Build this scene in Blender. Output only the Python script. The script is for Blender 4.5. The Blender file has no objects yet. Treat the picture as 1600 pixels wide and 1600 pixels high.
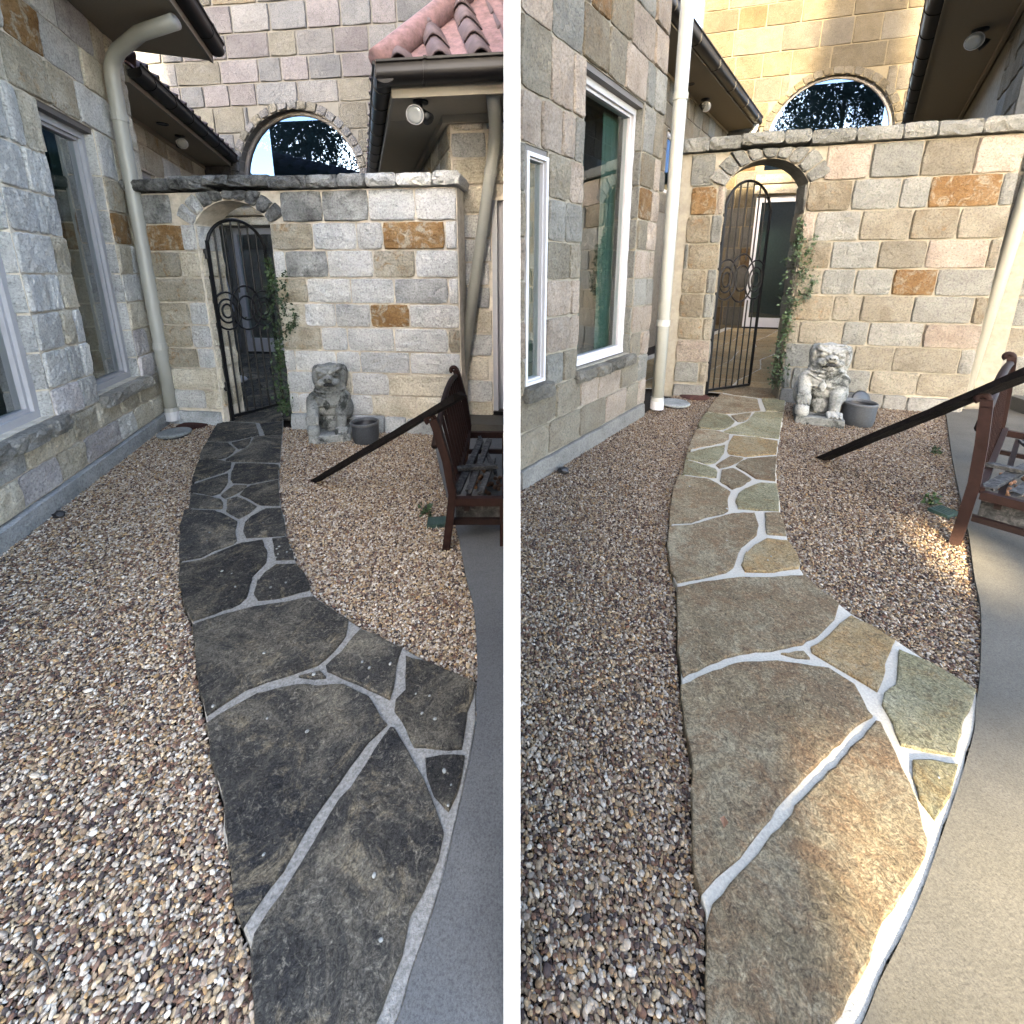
import bpy, bmesh, math, random
import numpy as np
from mathutils import Vector, Matrix
random.seed(7); rng = np.random.default_rng(7)
SC = bpy.context.scene; COL = SC.collection

# ------------------------------------------------------------------ camera
CAM_H = 1.6
HOR, VPV, FOC = 428.0, 3600.0, 700.0
PITCH = .5*math.asin(2*FOC/(VPV-HOR)); CY = HOR+FOC*math.tan(PITCH)
SP, CP = math.sin(PITCH), math.cos(PITCH)
cd = bpy.data.cameras.new('camera'); cam = bpy.data.objects.new('camera', cd); COL.objects.link(cam)
cam.location = (0, 0, CAM_H); cam.rotation_euler = (math.pi/2-PITCH, 0, 0)
cd.sensor_width = 36; cd.lens = FOC/1600*36; cd.shift_y = (CY-800)/1600
cd.clip_start = .05; cd.clip_end = 400; SC.camera = cam

# ------------------------------------------------------------------ light
SUN_EL, SUN_AZ = math.radians(20), math.radians(-20)      # sun behind the camera, to its left
tr = Vector((-math.sin(SUN_AZ)*math.cos(SUN_EL), math.cos(SUN_AZ)*math.cos(SUN_EL), -math.sin(SUN_EL)))
sd = bpy.data.lights.new('sun', 'SUN'); sun = bpy.data.objects.new('sun', sd); COL.objects.link(sun)
sun.rotation_euler = tr.to_track_quat('-Z', 'Y').to_euler(); sd.energy = 3.0; sd.angle = math.radians(.8); sd.color = (1, .86, .64)
W = bpy.data.worlds.new('World'); SC.world = W; W.use_nodes = True
nt = W.node_tree; bg = nt.nodes['Background']; sk = nt.nodes.new('ShaderNodeTexSky')
sk.sky_type = 'NISHITA'; sk.sun_disc = False; sk.sun_elevation = SUN_EL
sk.sun_rotation = math.atan2(-tr.x, -tr.y); sk.air_density = .55; sk.dust_density = 1.6; sk.ozone_density = .3
nt.links.new(sk.outputs[0], bg.inputs[0]); bg.inputs[1].default_value = .15
SC.view_settings.view_transform = 'Standard'; SC.view_settings.look = 'None'; SC.view_settings.gamma = 1
SC.view_settings.use_curve_mapping = False; SC.view_settings.exposure = 4.9
SC.view_settings.use_white_balance = True; SC.view_settings.white_balance_temperature = 7300; SC.view_settings.white_balance_tint = 6
SC.render.engine = 'CYCLES'; SC.cycles.max_bounces = 7; SC.cycles.diffuse_bounces = 4; SC.cycles.glossy_bounces = 4
SC.cycles.transparent_max_bounces = 10; SC.cycles.transmission_bounces = 4; SC.cycles.use_denoising = True
SC.cycles.caustics_reflective = False; SC.cycles.caustics_refractive = False

# ------------------------------------------------------------------ positions from image pixels: where a pixel's sight line meets a plane
def ray(u, v):
    a = (u-800)/FOC; b = -(v-CY)/FOC
    return np.array([a, CP+b*SP, -SP+b*CP])
def G(u, v, z=0.):
    r = ray(u, v); t = (z-CAM_H)/r[2]; return np.array([r[0]*t, r[1]*t])
def unit(a):
    a = np.array(a, float); return a/np.linalg.norm(a)
def vpd(u): return unit(ray(u, HOR)[:2])
def onp(P, e, u, v):
    r = ray(u, v); n = np.array([-e[1], e[0]]); t = (P@n)/(r[:2]@n); q = r*t
    return float((q[:2]-P)@e), float(q[2]+CAM_H)
HM = np.array([[0.7491397397289207, -0.1046753635890784, 0.8579544783291918], [-0.025276888688206475, 0.8768092320727336, 0.0027052034436166657], [-0.16335926531865255, -0.02328974999642952, 1.0]])
def l2r(p):
    q = HM@np.array([p[0]/1000, p[1]/1000, 1]); return (q[0]/q[2]*1000, q[1]/q[2]*1000)

# ------------------------------------------------------------------ object helpers
def empty(name, loc, label, cat, group=None):
    o = bpy.data.objects.new(name, None); COL.objects.link(o); o.location = loc; o.empty_display_size = .1
    tag(o, label, cat, group); return o
def tag(o, label=None, cat=None, group=None, kind=None):
    if label: o['label'] = label
    if cat: o['category'] = cat
    if group: o['group'] = group
    if kind: o['kind'] = kind
    return o
def V3(a): return Vector((float(a[0]), float(a[1]), float(a[2])))
def wpos(o):
    p = Vector((0, 0, 0))
    while o is not None: p = p+o.location; o = o.parent
    return p
def mk(name, verts, faces, mat, parent=None, smooth=False, center=True):
    me = bpy.data.meshes.new(name)
    vs = np.array([tuple(v) for v in verts], float)
    c = (vs.min(0)+vs.max(0))/2 if center else np.zeros(3)
    me.from_pydata((vs-c).tolist(), [], [list(f) for f in faces]); me.validate(); me.update()
    if smooth: me.polygons.foreach_set('use_smooth', [True]*len(me.polygons))
    me.materials.append(mat)
    o = bpy.data.objects.new(name, me); COL.objects.link(o)
    o.location = Vector(c)
    if parent is not None:
        o.parent = parent; o.location = Vector(c)-wpos(parent)
    return o
class MB:
    def __init__(s): s.v = []; s.f = []
    def add(s, v, f):
        n = len(s.v); s.v += [tuple(map(float, x)) for x in v]; s.f += [tuple(i+n for i in q) for q in f]; return s
    def box(s, o, x, y, z):      # corner o, edge vectors
        o, x, y, z = [np.array(k, float) for k in (o, x, y, z)]
        vs = [o, o+x, o+x+y, o+y, o+z, o+x+z, o+x+y+z, o+y+z]
        f = [(0, 3, 2, 1), (4, 5, 6, 7), (0, 1, 5, 4), (1, 2, 6, 5), (2, 3, 7, 6), (3, 0, 4, 7)]
        if np.dot(np.cross(x, y), z) < 0: f = [q[::-1] for q in f]
        return s.add(vs, f)
    def bar(s, a, b, w, h, up=(0, 0, 1)):
        a = np.array(a, float); b = np.array(b, float); d = b-a; L = np.linalg.norm(d); d /= L
        up = np.array(up, float); sx = np.cross(d, up); sx /= np.linalg.norm(sx)+1e-9; sz = np.cross(sx, d)
        return s.box(a-sx*w/2-sz*h/2, d*L, sx*w, sz*h)
    def tube(s, pts, r, n=10, cap=True):
        P = [np.array(p, float) for p in pts]; R = r if hasattr(r, '__len__') else [r]*len(P)
        ref = np.array([0, 0, 1.]); rings = []; base = len(s.v); prev = None
        for i, p in enumerate(P):
            d = P[min(i+1, len(P)-1)]-P[max(i-1, 0)]; d /= np.linalg.norm(d)+1e-9
            if prev is None:
                q = np.cross(d, ref)
                if np.linalg.norm(q) < .05: q = np.cross(d, np.array([1., 0, 0]))
            else: q = prev-d*np.dot(prev, d)
            q /= np.linalg.norm(q); prev = q; w = np.cross(d, q)
            rings.append([p+R[i]*(math.cos(t)*q+math.sin(t)*w) for t in np.linspace(0, 2*math.pi, n, endpoint=False)])
        v = [x for rg in rings for x in rg]; f = []
        for i in range(len(P)-1):
            for j in range(n):
                f.append((i*n+j, i*n+(j+1) % n, (i+1)*n+(j+1) % n, (i+1)*n+j))
        if cap: f.append(tuple(range(n))[::-1]); f.append(tuple((len(P)-1)*n+j for j in range(n)))
        return s.add(v, f)
    def lathe(s, prof, c=(0, 0, 0), n=32):
        v = []; f = []
        for r, z in prof:
            for t in np.linspace(0, 2*math.pi, n, endpoint=False): v.append((c[0]+r*math.cos(t), c[1]+r*math.sin(t), c[2]+z))
        for i in range(len(prof)-1):
            for j in range(n): f.append((i*n+j, i*n+(j+1) % n, (i+1)*n+(j+1) % n, (i+1)*n+j))
        return s.add(v, f)
    def sweep(s, prof, A, B, ex, ez):    # profile (x,z) along A->B
        A, B, ex, ez = [np.array(k, float) for k in (A, B, ex, ez)]; n = len(prof)
        v = [A+ex*x+ez*z for x, z in prof]+[B+ex*x+ez*z for x, z in prof]
        f = [(i, (i+1) % n, n+(i+1) % n, n+i) for i in range(n)]+[tuple(range(n))[::-1], tuple(range(n, 2*n))]
        return s.add(v, f)
    def build(s, name, mat, parent=None, smooth=False): return mk(name, s.v, s.f, mat, parent, smooth)
def autosm(o, ang=.6):
    me = o.data; me.polygons.foreach_set('use_smooth', [True]*len(me.polygons))
    try: me.set_sharp_from_angle(angle=ang)
    except Exception: pass
    return o

# ------------------------------------------------------------------ materials
def newmat(name):
    m = bpy.data.materials.new(name); m.use_nodes = True; nt = m.node_tree; b = nt.nodes['Principled BSDF']
    return m, nt, b
def nd(nt, t, **kw):
    n = nt.nodes.new(t)
    for k, v in kw.items():
        if k in n.inputs: n.inputs[k].default_value = v
        else: setattr(n, k, v)
    return n
def ramp(nt, fac, stops, interp='LINEAR'):
    r = nt.nodes.new('ShaderNodeValToRGB'); r.color_ramp.interpolation = interp
    e = r.color_ramp.elements
    while len(e) < len(stops): e.new(.5)
    for i, (p, c) in enumerate(stops):
        e[i].position = p; e[i].color = (*c, 1) if len(c) == 3 else c
    nt.links.new(fac, r.inputs[0]); return r.outputs[0]
def mixc(nt, fac, a, b, mode='MIX'):
    m = nt.nodes.new('ShaderNodeMix'); m.data_type = 'RGBA'; m.blend_type = mode
    for sock, val in ((m.inputs[0], fac), (m.inputs[6], a), (m.inputs[7], b)):
        if isinstance(val, bpy.types.NodeSocket): nt.links.new(val, sock)
        elif isinstance(val, (int, float)): sock.default_value = val
        else: sock.default_value = (*val, 1)
    return m.outputs[2]
def coords(nt, rand=True):
    tc = nt.nodes.new('ShaderNodeTexCoord'); oi = nt.nodes.new('ShaderNodeObjectInfo')
    if not rand: return tc.outputs['Object'], oi.outputs['Random']
    ml = nt.nodes.new('ShaderNodeMath'); ml.operation = 'MULTIPLY'; ml.inputs[1].default_value = 91.7
    nt.links.new(oi.outputs['Random'], ml.inputs[0])
    ad = nt.nodes.new('ShaderNodeVectorMath'); ad.operation = 'ADD'
    nt.links.new(tc.outputs['Object'], ad.inputs[0]); nt.links.new(ml.outputs[0], ad.inputs[1])
    return ad.outputs[0], oi.outputs['Random']
def noise(nt, vec, sc, det=5, rough=.55, dist=0., scale3=None):
    if scale3:
        mp = nt.nodes.new('ShaderNodeMapping'); mp.inputs['Scale'].default_value = scale3; nt.links.new(vec, mp.inputs[0]); vec = mp.outputs[0]
    n = nd(nt, 'ShaderNodeTexNoise', Scale=sc, Detail=det, Roughness=rough, Distortion=dist)
    nt.links.new(vec, n.inputs['Vector']); return n.outputs[0]
def bump(nt, b, h, strength=.5, dist=.01, prev=None):
    n = nd(nt, 'ShaderNodeBump', Strength=strength, Distance=dist); nt.links.new(h, n.inputs['Height'])
    if prev is not None: nt.links.new(prev, n.inputs['Normal'])
    if b is not None: nt.links.new(n.outputs[0], b.inputs['Normal'])
    return n.outputs[0]
ALB = [1.]
def ab(c): return tuple(x*ALB[0] for x in c)
def stone_mat(name, cols, patch=None, patch_amt=(.5, .6), bs=1., dirt=None, dirt_at=(.5, .7)):
    cols = [ab(c) for c in cols]; patch = patch and ab(patch); dirt = dirt and ab(dirt)
    m, nt, b = newmat(name); v, rnd = coords(nt)
    c = ramp(nt, noise(nt, v, 3.2, 6, .62, .6), [(.3, cols[0]), (.5, cols[1]), (.7, cols[2])])
    if patch:
        c = mixc(nt, ramp(nt, noise(nt, v, 9, 8, .7, .8), [(patch_amt[0], (0, 0, 0)), (patch_amt[1], (1, 1, 1))]), c, patch)
    if dirt:
        c = mixc(nt, ramp(nt, noise(nt, v, 4.5, 8, .75, .4), [(dirt_at[0], (0, 0, 0)), (dirt_at[1], (1, 1, 1))]), c, dirt)
    sp = ramp(nt, noise(nt, v, 60, 4, .7), [(.30, (.5, .5, .5)), (.46, (.96, .96, .96)), (.70, (1.25, 1.25, 1.25))])
    c = mixc(nt, 1., c, sp, 'MULTIPLY')
    hv = nt.nodes.new('ShaderNodeHueSaturation')
    mr = nd(nt, 'ShaderNodeMapRange'); mr.inputs[3].default_value = .8; mr.inputs[4].default_value = 1.14
    nt.links.new(rnd, mr.inputs[0]); nt.links.new(mr.outputs[0], hv.inputs['Value'])
    nt.links.new(c, hv.inputs['Color']); nt.links.new(hv.outputs[0], b.inputs['Base Color'])
    b.inputs['Roughness'].default_value = .92; b.inputs['Specular IOR Level'].default_value = .2
    n1 = bump(nt, None, noise(nt, v, 16, 8, .72, 1.1), 1.*bs, .045)
    bump(nt, b, noise(nt, v, 80, 5, .7), .8*bs, .008, n1)
    return m
def plain(name, col, rough=.6, metal=0., spec=.5, var=.12, sc=8, bs=0., bsc=60, bd=.002):
    m, nt, b = newmat(name); v, rnd = coords(nt)
    col = ab(col)
    a = tuple(max(0, x*(1-var)) for x in col); d = tuple(x*(1+var) for x in col)
    nt.links.new(ramp(nt, noise(nt, v, sc, 6, .65), [(.3, a), (.7, d)]), b.inputs['Base Color'])
    b.inputs['Roughness'].default_value = rough; b.inputs['Metallic'].default_value = metal; b.inputs['Specular IOR Level'].default_value = spec
    if bs: bump(nt, b, noise(nt, v, bsc, 5, .6), bs, bd)
    return m
M = {}
# same stone: left uncleaned, right cleaned; each garden's light and warmth put into colours
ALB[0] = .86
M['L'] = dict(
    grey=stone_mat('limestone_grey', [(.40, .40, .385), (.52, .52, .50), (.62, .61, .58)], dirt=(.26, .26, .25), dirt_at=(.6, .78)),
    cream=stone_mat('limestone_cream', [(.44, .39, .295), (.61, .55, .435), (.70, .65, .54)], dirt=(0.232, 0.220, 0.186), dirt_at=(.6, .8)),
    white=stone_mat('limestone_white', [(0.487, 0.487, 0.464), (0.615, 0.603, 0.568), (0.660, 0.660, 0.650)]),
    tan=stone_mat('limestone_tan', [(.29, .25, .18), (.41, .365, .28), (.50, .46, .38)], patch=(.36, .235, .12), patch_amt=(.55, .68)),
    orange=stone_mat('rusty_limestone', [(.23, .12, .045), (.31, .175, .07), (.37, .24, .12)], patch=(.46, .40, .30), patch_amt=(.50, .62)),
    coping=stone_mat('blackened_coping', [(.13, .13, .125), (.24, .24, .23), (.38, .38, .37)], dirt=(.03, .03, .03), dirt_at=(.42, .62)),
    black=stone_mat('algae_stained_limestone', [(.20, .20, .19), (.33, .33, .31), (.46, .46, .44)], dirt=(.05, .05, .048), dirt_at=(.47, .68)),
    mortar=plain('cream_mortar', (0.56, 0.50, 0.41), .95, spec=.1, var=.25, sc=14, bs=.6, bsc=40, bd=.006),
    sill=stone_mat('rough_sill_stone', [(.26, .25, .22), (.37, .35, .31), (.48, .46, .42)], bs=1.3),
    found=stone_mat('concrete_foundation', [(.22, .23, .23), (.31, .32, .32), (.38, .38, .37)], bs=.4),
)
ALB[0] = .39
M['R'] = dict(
    grey=stone_mat('warmlit_grey_limestone', [(.27, .265, .235), (.35, .345, .31), (.42, .41, .37)]),
    cream=stone_mat('warmlit_cream_limestone', [(.29, .25, .185), (.37, .325, .25), (.43, .39, .31)]),
    white=stone_mat('warmlit_white_limestone', [(.31, .30, .265), (.40, .385, .34), (.47, .455, .405)]),
    tan=stone_mat('warmlit_tan_limestone', [(.25, .20, .135), (.33, .275, .195), (.39, .345, .265)], patch=(.32, .20, .10), patch_amt=(.56, .68)),
    orange=stone_mat('warmlit_rusty_limestone', [(.22, .115, .04), (.29, .16, .062), (.34, .215, .105)], patch=(.42, .35, .25), patch_amt=(.50, .62)),
    black=stone_mat('clean_warmlit_coping', [(0.215, 0.206, 0.181), (0.301, 0.292, 0.267), (0.378, 0.370, 0.344)], dirt=(0.146, 0.138, 0.120), dirt_at=(.55, .75)),
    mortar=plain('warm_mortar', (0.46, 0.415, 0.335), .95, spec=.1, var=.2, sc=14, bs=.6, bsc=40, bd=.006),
    sill=stone_mat('rough_warmlit_sill_stone', [(.16, .15, .12), (.27, .25, .21), (.38, .35, .30)], bs=1.3),
    found=stone_mat('warmlit_foundation', [(.20, .195, .18), (.28, .27, .25), (.34, .33, .30)], bs=.4),
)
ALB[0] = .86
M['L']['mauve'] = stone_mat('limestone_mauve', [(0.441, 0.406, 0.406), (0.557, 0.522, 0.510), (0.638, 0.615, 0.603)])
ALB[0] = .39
M['R']['mauve'] = stone_mat('warmlit_pinkish_limestone', [(.42, .335, .265), (.54, .45, .365), (.62, .53, .44)])  # darker and warmer than the left copy, to carry this garden's light
ALB[0] = .30  # same building twice: shade coolness left, sun warmth right, put into its stone colours
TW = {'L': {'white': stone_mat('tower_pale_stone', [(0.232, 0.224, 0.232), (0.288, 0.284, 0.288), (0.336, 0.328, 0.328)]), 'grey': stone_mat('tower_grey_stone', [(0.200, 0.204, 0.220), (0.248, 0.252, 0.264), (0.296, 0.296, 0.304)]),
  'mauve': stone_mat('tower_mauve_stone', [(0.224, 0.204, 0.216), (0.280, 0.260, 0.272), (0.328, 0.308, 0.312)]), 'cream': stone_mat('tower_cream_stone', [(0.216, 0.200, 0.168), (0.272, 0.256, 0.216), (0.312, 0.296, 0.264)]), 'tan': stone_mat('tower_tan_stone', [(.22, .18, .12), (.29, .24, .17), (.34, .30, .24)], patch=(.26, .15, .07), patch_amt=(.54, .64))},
 'R': {'cream': stone_mat('sun_gold_tower_stone', [(0.099, 0.073, 0.040), (0.122, 0.095, 0.055), (0.139, 0.112, 0.073)]), 'tan': stone_mat('sun_ochre_tower_stone', [(0.089, 0.050, 0.018), (0.112, 0.067, 0.027), (0.126, 0.086, 0.044)]),
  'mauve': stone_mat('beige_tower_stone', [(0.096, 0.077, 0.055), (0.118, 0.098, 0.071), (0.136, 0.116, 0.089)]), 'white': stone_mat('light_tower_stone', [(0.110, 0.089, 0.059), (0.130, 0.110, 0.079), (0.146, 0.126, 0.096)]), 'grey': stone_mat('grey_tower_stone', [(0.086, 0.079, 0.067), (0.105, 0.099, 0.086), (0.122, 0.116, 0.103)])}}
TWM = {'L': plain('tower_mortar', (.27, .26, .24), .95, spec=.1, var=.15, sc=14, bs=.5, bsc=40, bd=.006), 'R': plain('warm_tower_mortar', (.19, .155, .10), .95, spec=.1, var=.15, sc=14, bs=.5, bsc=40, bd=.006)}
def flag_mat(name, cols, patch, amt, streak):
    cols = [ab(c) for c in cols]; patch = ab(patch); streak = ab(streak)
    m, nt, b = newmat(name); v, rnd = coords(nt)
    c = ramp(nt, noise(nt, v, 2.4, 10, .72, .8), [(.34, cols[0]), (.5, cols[1]), (.66, cols[2])])
    c = mixc(nt, ramp(nt, noise(nt, v, 6.5, 11, .8, 1.0), [(amt[0], (0, 0, 0)), (amt[1], (1, 1, 1))]), c, patch)
    c = mixc(nt, ramp(nt, noise(nt, v, 24, 10, .85, 1.6), [(.53, (0, 0, 0)), (.64, (.8, .8, .8))]), c, streak)
    c = mixc(nt, 1., c, ramp(nt, noise(nt, v, 34, 9, .85, 2.4), [(.40, (.42, .40, .39)), (.49, (.95, .95, .95)), (.60, (1.6, 1.57, 1.5))]), 'MULTIPLY')
    c = mixc(nt, 1., c, ramp(nt, noise(nt, v, 150, 5, .8), [(.36, (.6, .6, .6)), (.5, (1, 1, 1)), (.64, (1.35, 1.35, 1.35))]), 'MULTIPLY')
    hv = nt.nodes.new('ShaderNodeHueSaturation'); mr = nd(nt, 'ShaderNodeMapRange'); mr.inputs[3].default_value = .82; mr.inputs[4].default_value = 1.2
    nt.links.new(rnd, mr.inputs[0]); nt.links.new(mr.outputs[0], hv.inputs['Value']); nt.links.new(c, hv.inputs['Color'])
    nt.links.new(hv.outputs[0], b.inputs['Base Color']); b.inputs['Roughness'].default_value = .85; b.inputs['Specular IOR Level'].default_value = .1
    n1 = bump(nt, None, noise(nt, v, 6, 10, .78, 1.8), .9, .045)
    bump(nt, b, noise(nt, v, 45, 9, .8, 1.2), .9, .012, n1)
    return m
ALB[0] = .66
M['L']['flag'] = flag_mat('algae_blackened_flagstone', [(.028, .029, .033), (.066, .063, .058), (.23, .205, .16)], (.27, .225, .155), (.53, .66), (.34, .31, .25))
ALB[0] = .64
M['R']['flag'] = flag_mat('clean_olive_flagstone', [(.135, .103, .062), (.215, .172, .112), (.285, .25, .178)], (.185, .122, .072), (.46, .60), (.37, .32, .225))
M['R']['flag_warm'] = flag_mat('clean_ochre_flagstone', [(.24, .17, .085), (.30, .22, .12), (.31, .27, .18)], (.33, .20, .09), (.50, .64), (.36, .31, .22))
M['R']['flag_green'] = flag_mat('clean_grey_green_flagstone', [(.17, .155, .09), (.235, .215, .135), (.29, .275, .19)], (.21, .155, .08), (.50, .64), (.34, .32, .24))
ALB[0] = .62
M['L']['grout'] = plain('pale_grey_path_mortar', (.31, .295, .265), .95, spec=.1, var=.45, sc=110, bs=.8, bsc=150, bd=.006)
ALB[0] = .44
M['R']['grout'] = plain('clean_white_path_mortar', (.62, .575, .49), .95, spec=.1, var=.2, sc=110, bs=.8, bsc=150, bd=.006)
def conc(name, a, b_, c_):
    a, b_, c_ = ab(a), ab(b_), ab(c_)
    m, nt, b = newmat(name); v, _ = coords(nt, False)
    c = ramp(nt, noise(nt, v, 1.6, 8, .7, .5), [(.3, a), (.55, b_), (.75, c_)])
    c = mixc(nt, 1., c, ramp(nt, noise(nt, v, 190, 3, .8), [(.3, (.55, .55, .55)), (.5, (1, 1, 1)), (.7, (1.3, 1.3, 1.3))]), 'MULTIPLY')
    nt.links.new(c, b.inputs['Base Color']); b.inputs['Roughness'].default_value = .9; b.inputs['Specular IOR Level'].default_value = .2
    bump(nt, b, noise(nt, v, 160, 4, .7), .35, .003); return m
ALB[0] = .42
M['L']['conc'] = conc('grey_weathered_concrete', (.13, .13, .13), (.175, .175, .17), (.215, .21, .20))
ALB[0] = .29
M['R']['conc'] = conc('tan_concrete', (.145, .132, .105), (.20, .182, .15), (.245, .225, .185))  # warmer tan tone of the same driveway concrete
ALB[0] = .40
M['soil'] = plain('dark_soil', (.05, .04, .032), .95, spec=.1, var=.4, sc=30, bs=.6)
def pebble_mat(name, stops):
    stops = [(p, ab(c)) for p, c in stops]
    m, nt, b = newmat(name); tc = nt.nodes.new('ShaderNodeTexCoord'); oi = nt.nodes.new('ShaderNodeObjectInfo')
    c = ramp(nt, oi.outputs['Random'], stops, 'CONSTANT')
    n = noise(nt, tc.outputs['Object'], 1.6, 3, .6)
    c = mixc(nt, 1., c, ramp(nt, n, [(.35, (.78, .76, .74)), (.6, (1.08, 1.08, 1.08))]), 'MULTIPLY')
    nt.links.new(c, b.inputs['Base Color']); b.inputs['Roughness'].default_value = .7; b.inputs['Specular IOR Level'].default_value = .08
    return m
pc = [(.42, .33, .22), (.32, .25, .17), (.17, .10, .075), (.54, .49, .43), (.44, .39, .33), (.24, .17, .12), (.065, .055, .055), (.50, .41, .30), (.36, .31, .27), (.13, .085, .07), (.30, .22, .15), (.60, .57, .52), (.36, .24, .13), (.08, .06, .06), (.46, .41, .35), (.25, .20, .165), (.36, .28, .20), (.19, .125, .10)]
ALB[0] = .74
M['L']['peb'] = pebble_mat('river_pebbles', [(i/len(pc), (c[0]*1.04, c[1], c[2]*.93)) for i, c in enumerate(pc)])
ALB[0] = .50
M['R']['peb'] = pebble_mat('darker_river_pebbles', [(i/len(pc), tuple(x*k for x, k in zip(c, (.79, .75, .70)))) for i, c in enumerate(pc)])  # same pebble colours, scaled darker
M['white'] = plain('divider_white', (.82, .82, .82), .9, var=.01)
M['vinyl'] = plain('white_vinyl', (.66, .65, .67), .45, var=.04)
ALB[0] = .33
M['lead'] = plain('taupe_window_trim', (.25, .22, .20), .6, var=.06)
M['pipe'] = plain('cream_painted_pipe', (.76, .76, .69), .42, var=.05, sc=5)
M['gutter'] = plain('dark_bronze_gutter', (.014, .012, .012), .42, spec=.22, var=.2)
M['soffit'] = plain('taupe_stucco_soffit', (.70, .60, .46), .95, spec=.1, var=.05, sc=60, bs=.3, bsc=150, bd=.002)
M['fascia'] = plain('beige_fascia', (.55, .48, .37), .8, var=.05)
M['iron'] = plain('black_wrought_iron', (.009, .009, .011), .5, spec=.25, var=.3)
M['rust'] = plain('rust_brown_iron', (.040, .017, .013), .7, spec=.12, var=.3, sc=25, bs=.4, bsc=90)
M['rustdark'] = plain('dark_brown_plank', (.030, .015, .012), .7, spec=.12, var=.4, sc=12, bs=.4)
def wood(name, a, b_, c_):
    a, b_, c_ = ab(a), ab(b_), ab(c_)
    m, nt, b = newmat(name); v, _ = coords(nt)
    tcn = nt.nodes.new('ShaderNodeTexCoord')
    c = ramp(nt, noise(nt, v, 30, 8, .75, .5), [(.32, a), (.5, b_), (.68, c_)])
    nt.links.new(c, b.inputs['Base Color']); b.inputs['Roughness'].default_value = .9; b.inputs['Specular IOR Level'].default_value = .1
    bump(nt, b, noise(nt, v, 45, 6, .8), .8, .006); return m
M['greywood'] = wood('grey_split_wood', (.018, .018, .020), (.085, .085, .085), (.24, .235, .225))
M['plank'] = wood('dark_weathered_plank', (.005, .004, .004), (.014, .010, .009), (.034, .025, .021))
M['pot'] = plain('speckled_grey_pot', (.055, .065, .08), .7, var=.45, sc=70, bs=.3)
M['potrim'] = plain('worn_pot_rim', (.13, .135, .14), .7, var=.3, sc=70)
ALB[0] = .42
M['lion'] = stone_mat('carved_grey_stone', [(.20, .21, .20), (.36, .37, .35), (.46, .46, .43)], dirt=(.045, .05, .045), dirt_at=(.50, .60), bs=.35)
M['lionball'] = stone_mat('pale_carved_stone', [(.36, .38, .37), (.46, .48, .46), (.55, .55, .52)], bs=.3)
M['liondark'] = plain('carved_recess_shade', (.03, .03, .03), .9)  # near-black colour standing in for shade inside nostrils and mouth
M['disc'] = stone_mat('grey_concrete_disc', [(.20, .21, .21), (.36, .38, .37), (.52, .53, .52)], bs=.3)
M['reddisc'] = stone_mat('red_lava_disc', [(.05, .02, .018), (.10, .035, .028), (.17, .07, .05)], bs=1.2)
M['black'] = plain('black_plastic', (.014, .014, .016), .5)
M['greenbox'] = plain('green_plastic_lid', (.030, .075, .055), .55, var=.3, sc=60)
M['leaf'] = plain('vine_leaf', (.045, .095, .022), .6, var=.5, sc=1.1)
M['stem'] = plain('brown_stem', (.06, .045, .03), .8)
M['dryleaf'] = plain('dry_leaf', (.20, .09, .04), .8, var=.4)
M['cedar'] = plain('cedar_foliage', (.030, .055, .018), .8, var=.5, sc=.8)
M['bark'] = plain('grey_bark', (.10, .08, .06), .9, var=.3, sc=4)
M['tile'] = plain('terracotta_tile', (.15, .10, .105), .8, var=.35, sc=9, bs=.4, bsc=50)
M['tileR'] = plain('sunlit_terracotta_tile', (.36, .19, .13), .8, var=.3, sc=9, bs=.4, bsc=50)  # sunlit copy of the tile: brightness and warmth put into its colour
M['pinkmortar'] = plain('pink_roof_mortar', (.29, .165, .165), .9, var=.45, sc=14, bs=.7, bsc=25, bd=.01)
M['bulb'] = plain('clear_bulb_glass', (.62, .64, .64), .12, spec=.8, var=.05)
M['curtain'] = plain('pale_green_curtain', (.26, .30, .275), .9, var=.08, sc=3)
M['inside'] = plain('dark_room', (.09, .13, .12), .9, var=.1)
M['canvas'] = plain('pale_grey_canvas', (.50, .54, .60), .9, var=.08)
M['doorwhite'] = plain('white_door_paint', (.62, .62, .66), .5, var=.03)
M['backwall'] = plain('tan_stucco', (.36, .31, .24), .95, var=.1, sc=2)
def glass(name, tint, refl, body, gcol=(.9, .95, 1)):
    m = bpy.data.materials.new(name); m.use_nodes = True; nt = m.node_tree; out = nt.nodes['Material Output']; nt.nodes.remove(nt.nodes['Principled BSDF'])
    t = nd(nt, 'ShaderNodeBsdfTransparent', Color=(*tint, 1)); g = nd(nt, 'ShaderNodeBsdfGlossy', Color=(*gcol, 1), Roughness=.0)
    lw = nd(nt, 'ShaderNodeLayerWeight', Blend=.35); mr = nd(nt, 'ShaderNodeMapRange'); mr.inputs[3].default_value = refl; mr.inputs[4].default_value = .95
    nt.links.new(lw.outputs['Fresnel'], mr.inputs[0]); mx = nt.nodes.new('ShaderNodeMixShader')
    nt.links.new(mr.outputs[0], mx.inputs[0]); nt.links.new(t.outputs[0], mx.inputs[1]); nt.links.new(g.outputs[0], mx.inputs[2])
    tc = nt.nodes.new('ShaderNodeTexCoord'); n = noise(nt, tc.outputs['Object'], 1.2, 2, .4); bn = nd(nt, 'ShaderNodeBump', Strength=.03, Distance=.02)
    nt.links.new(n, bn.inputs['Height']); nt.links.new(bn.outputs[0], g.inputs['Normal'])
    nt.links.new(mx.outputs[0], out.inputs[0]); return m
M['glass'] = glass('teal_window_glass', (.55, .76, .70), .24, None)
M['mirror'] = glass('reflective_arch_glass', (.2, .25, .3), .45, None, (.07, .11, .18))

ALB[0] = 1.
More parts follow.
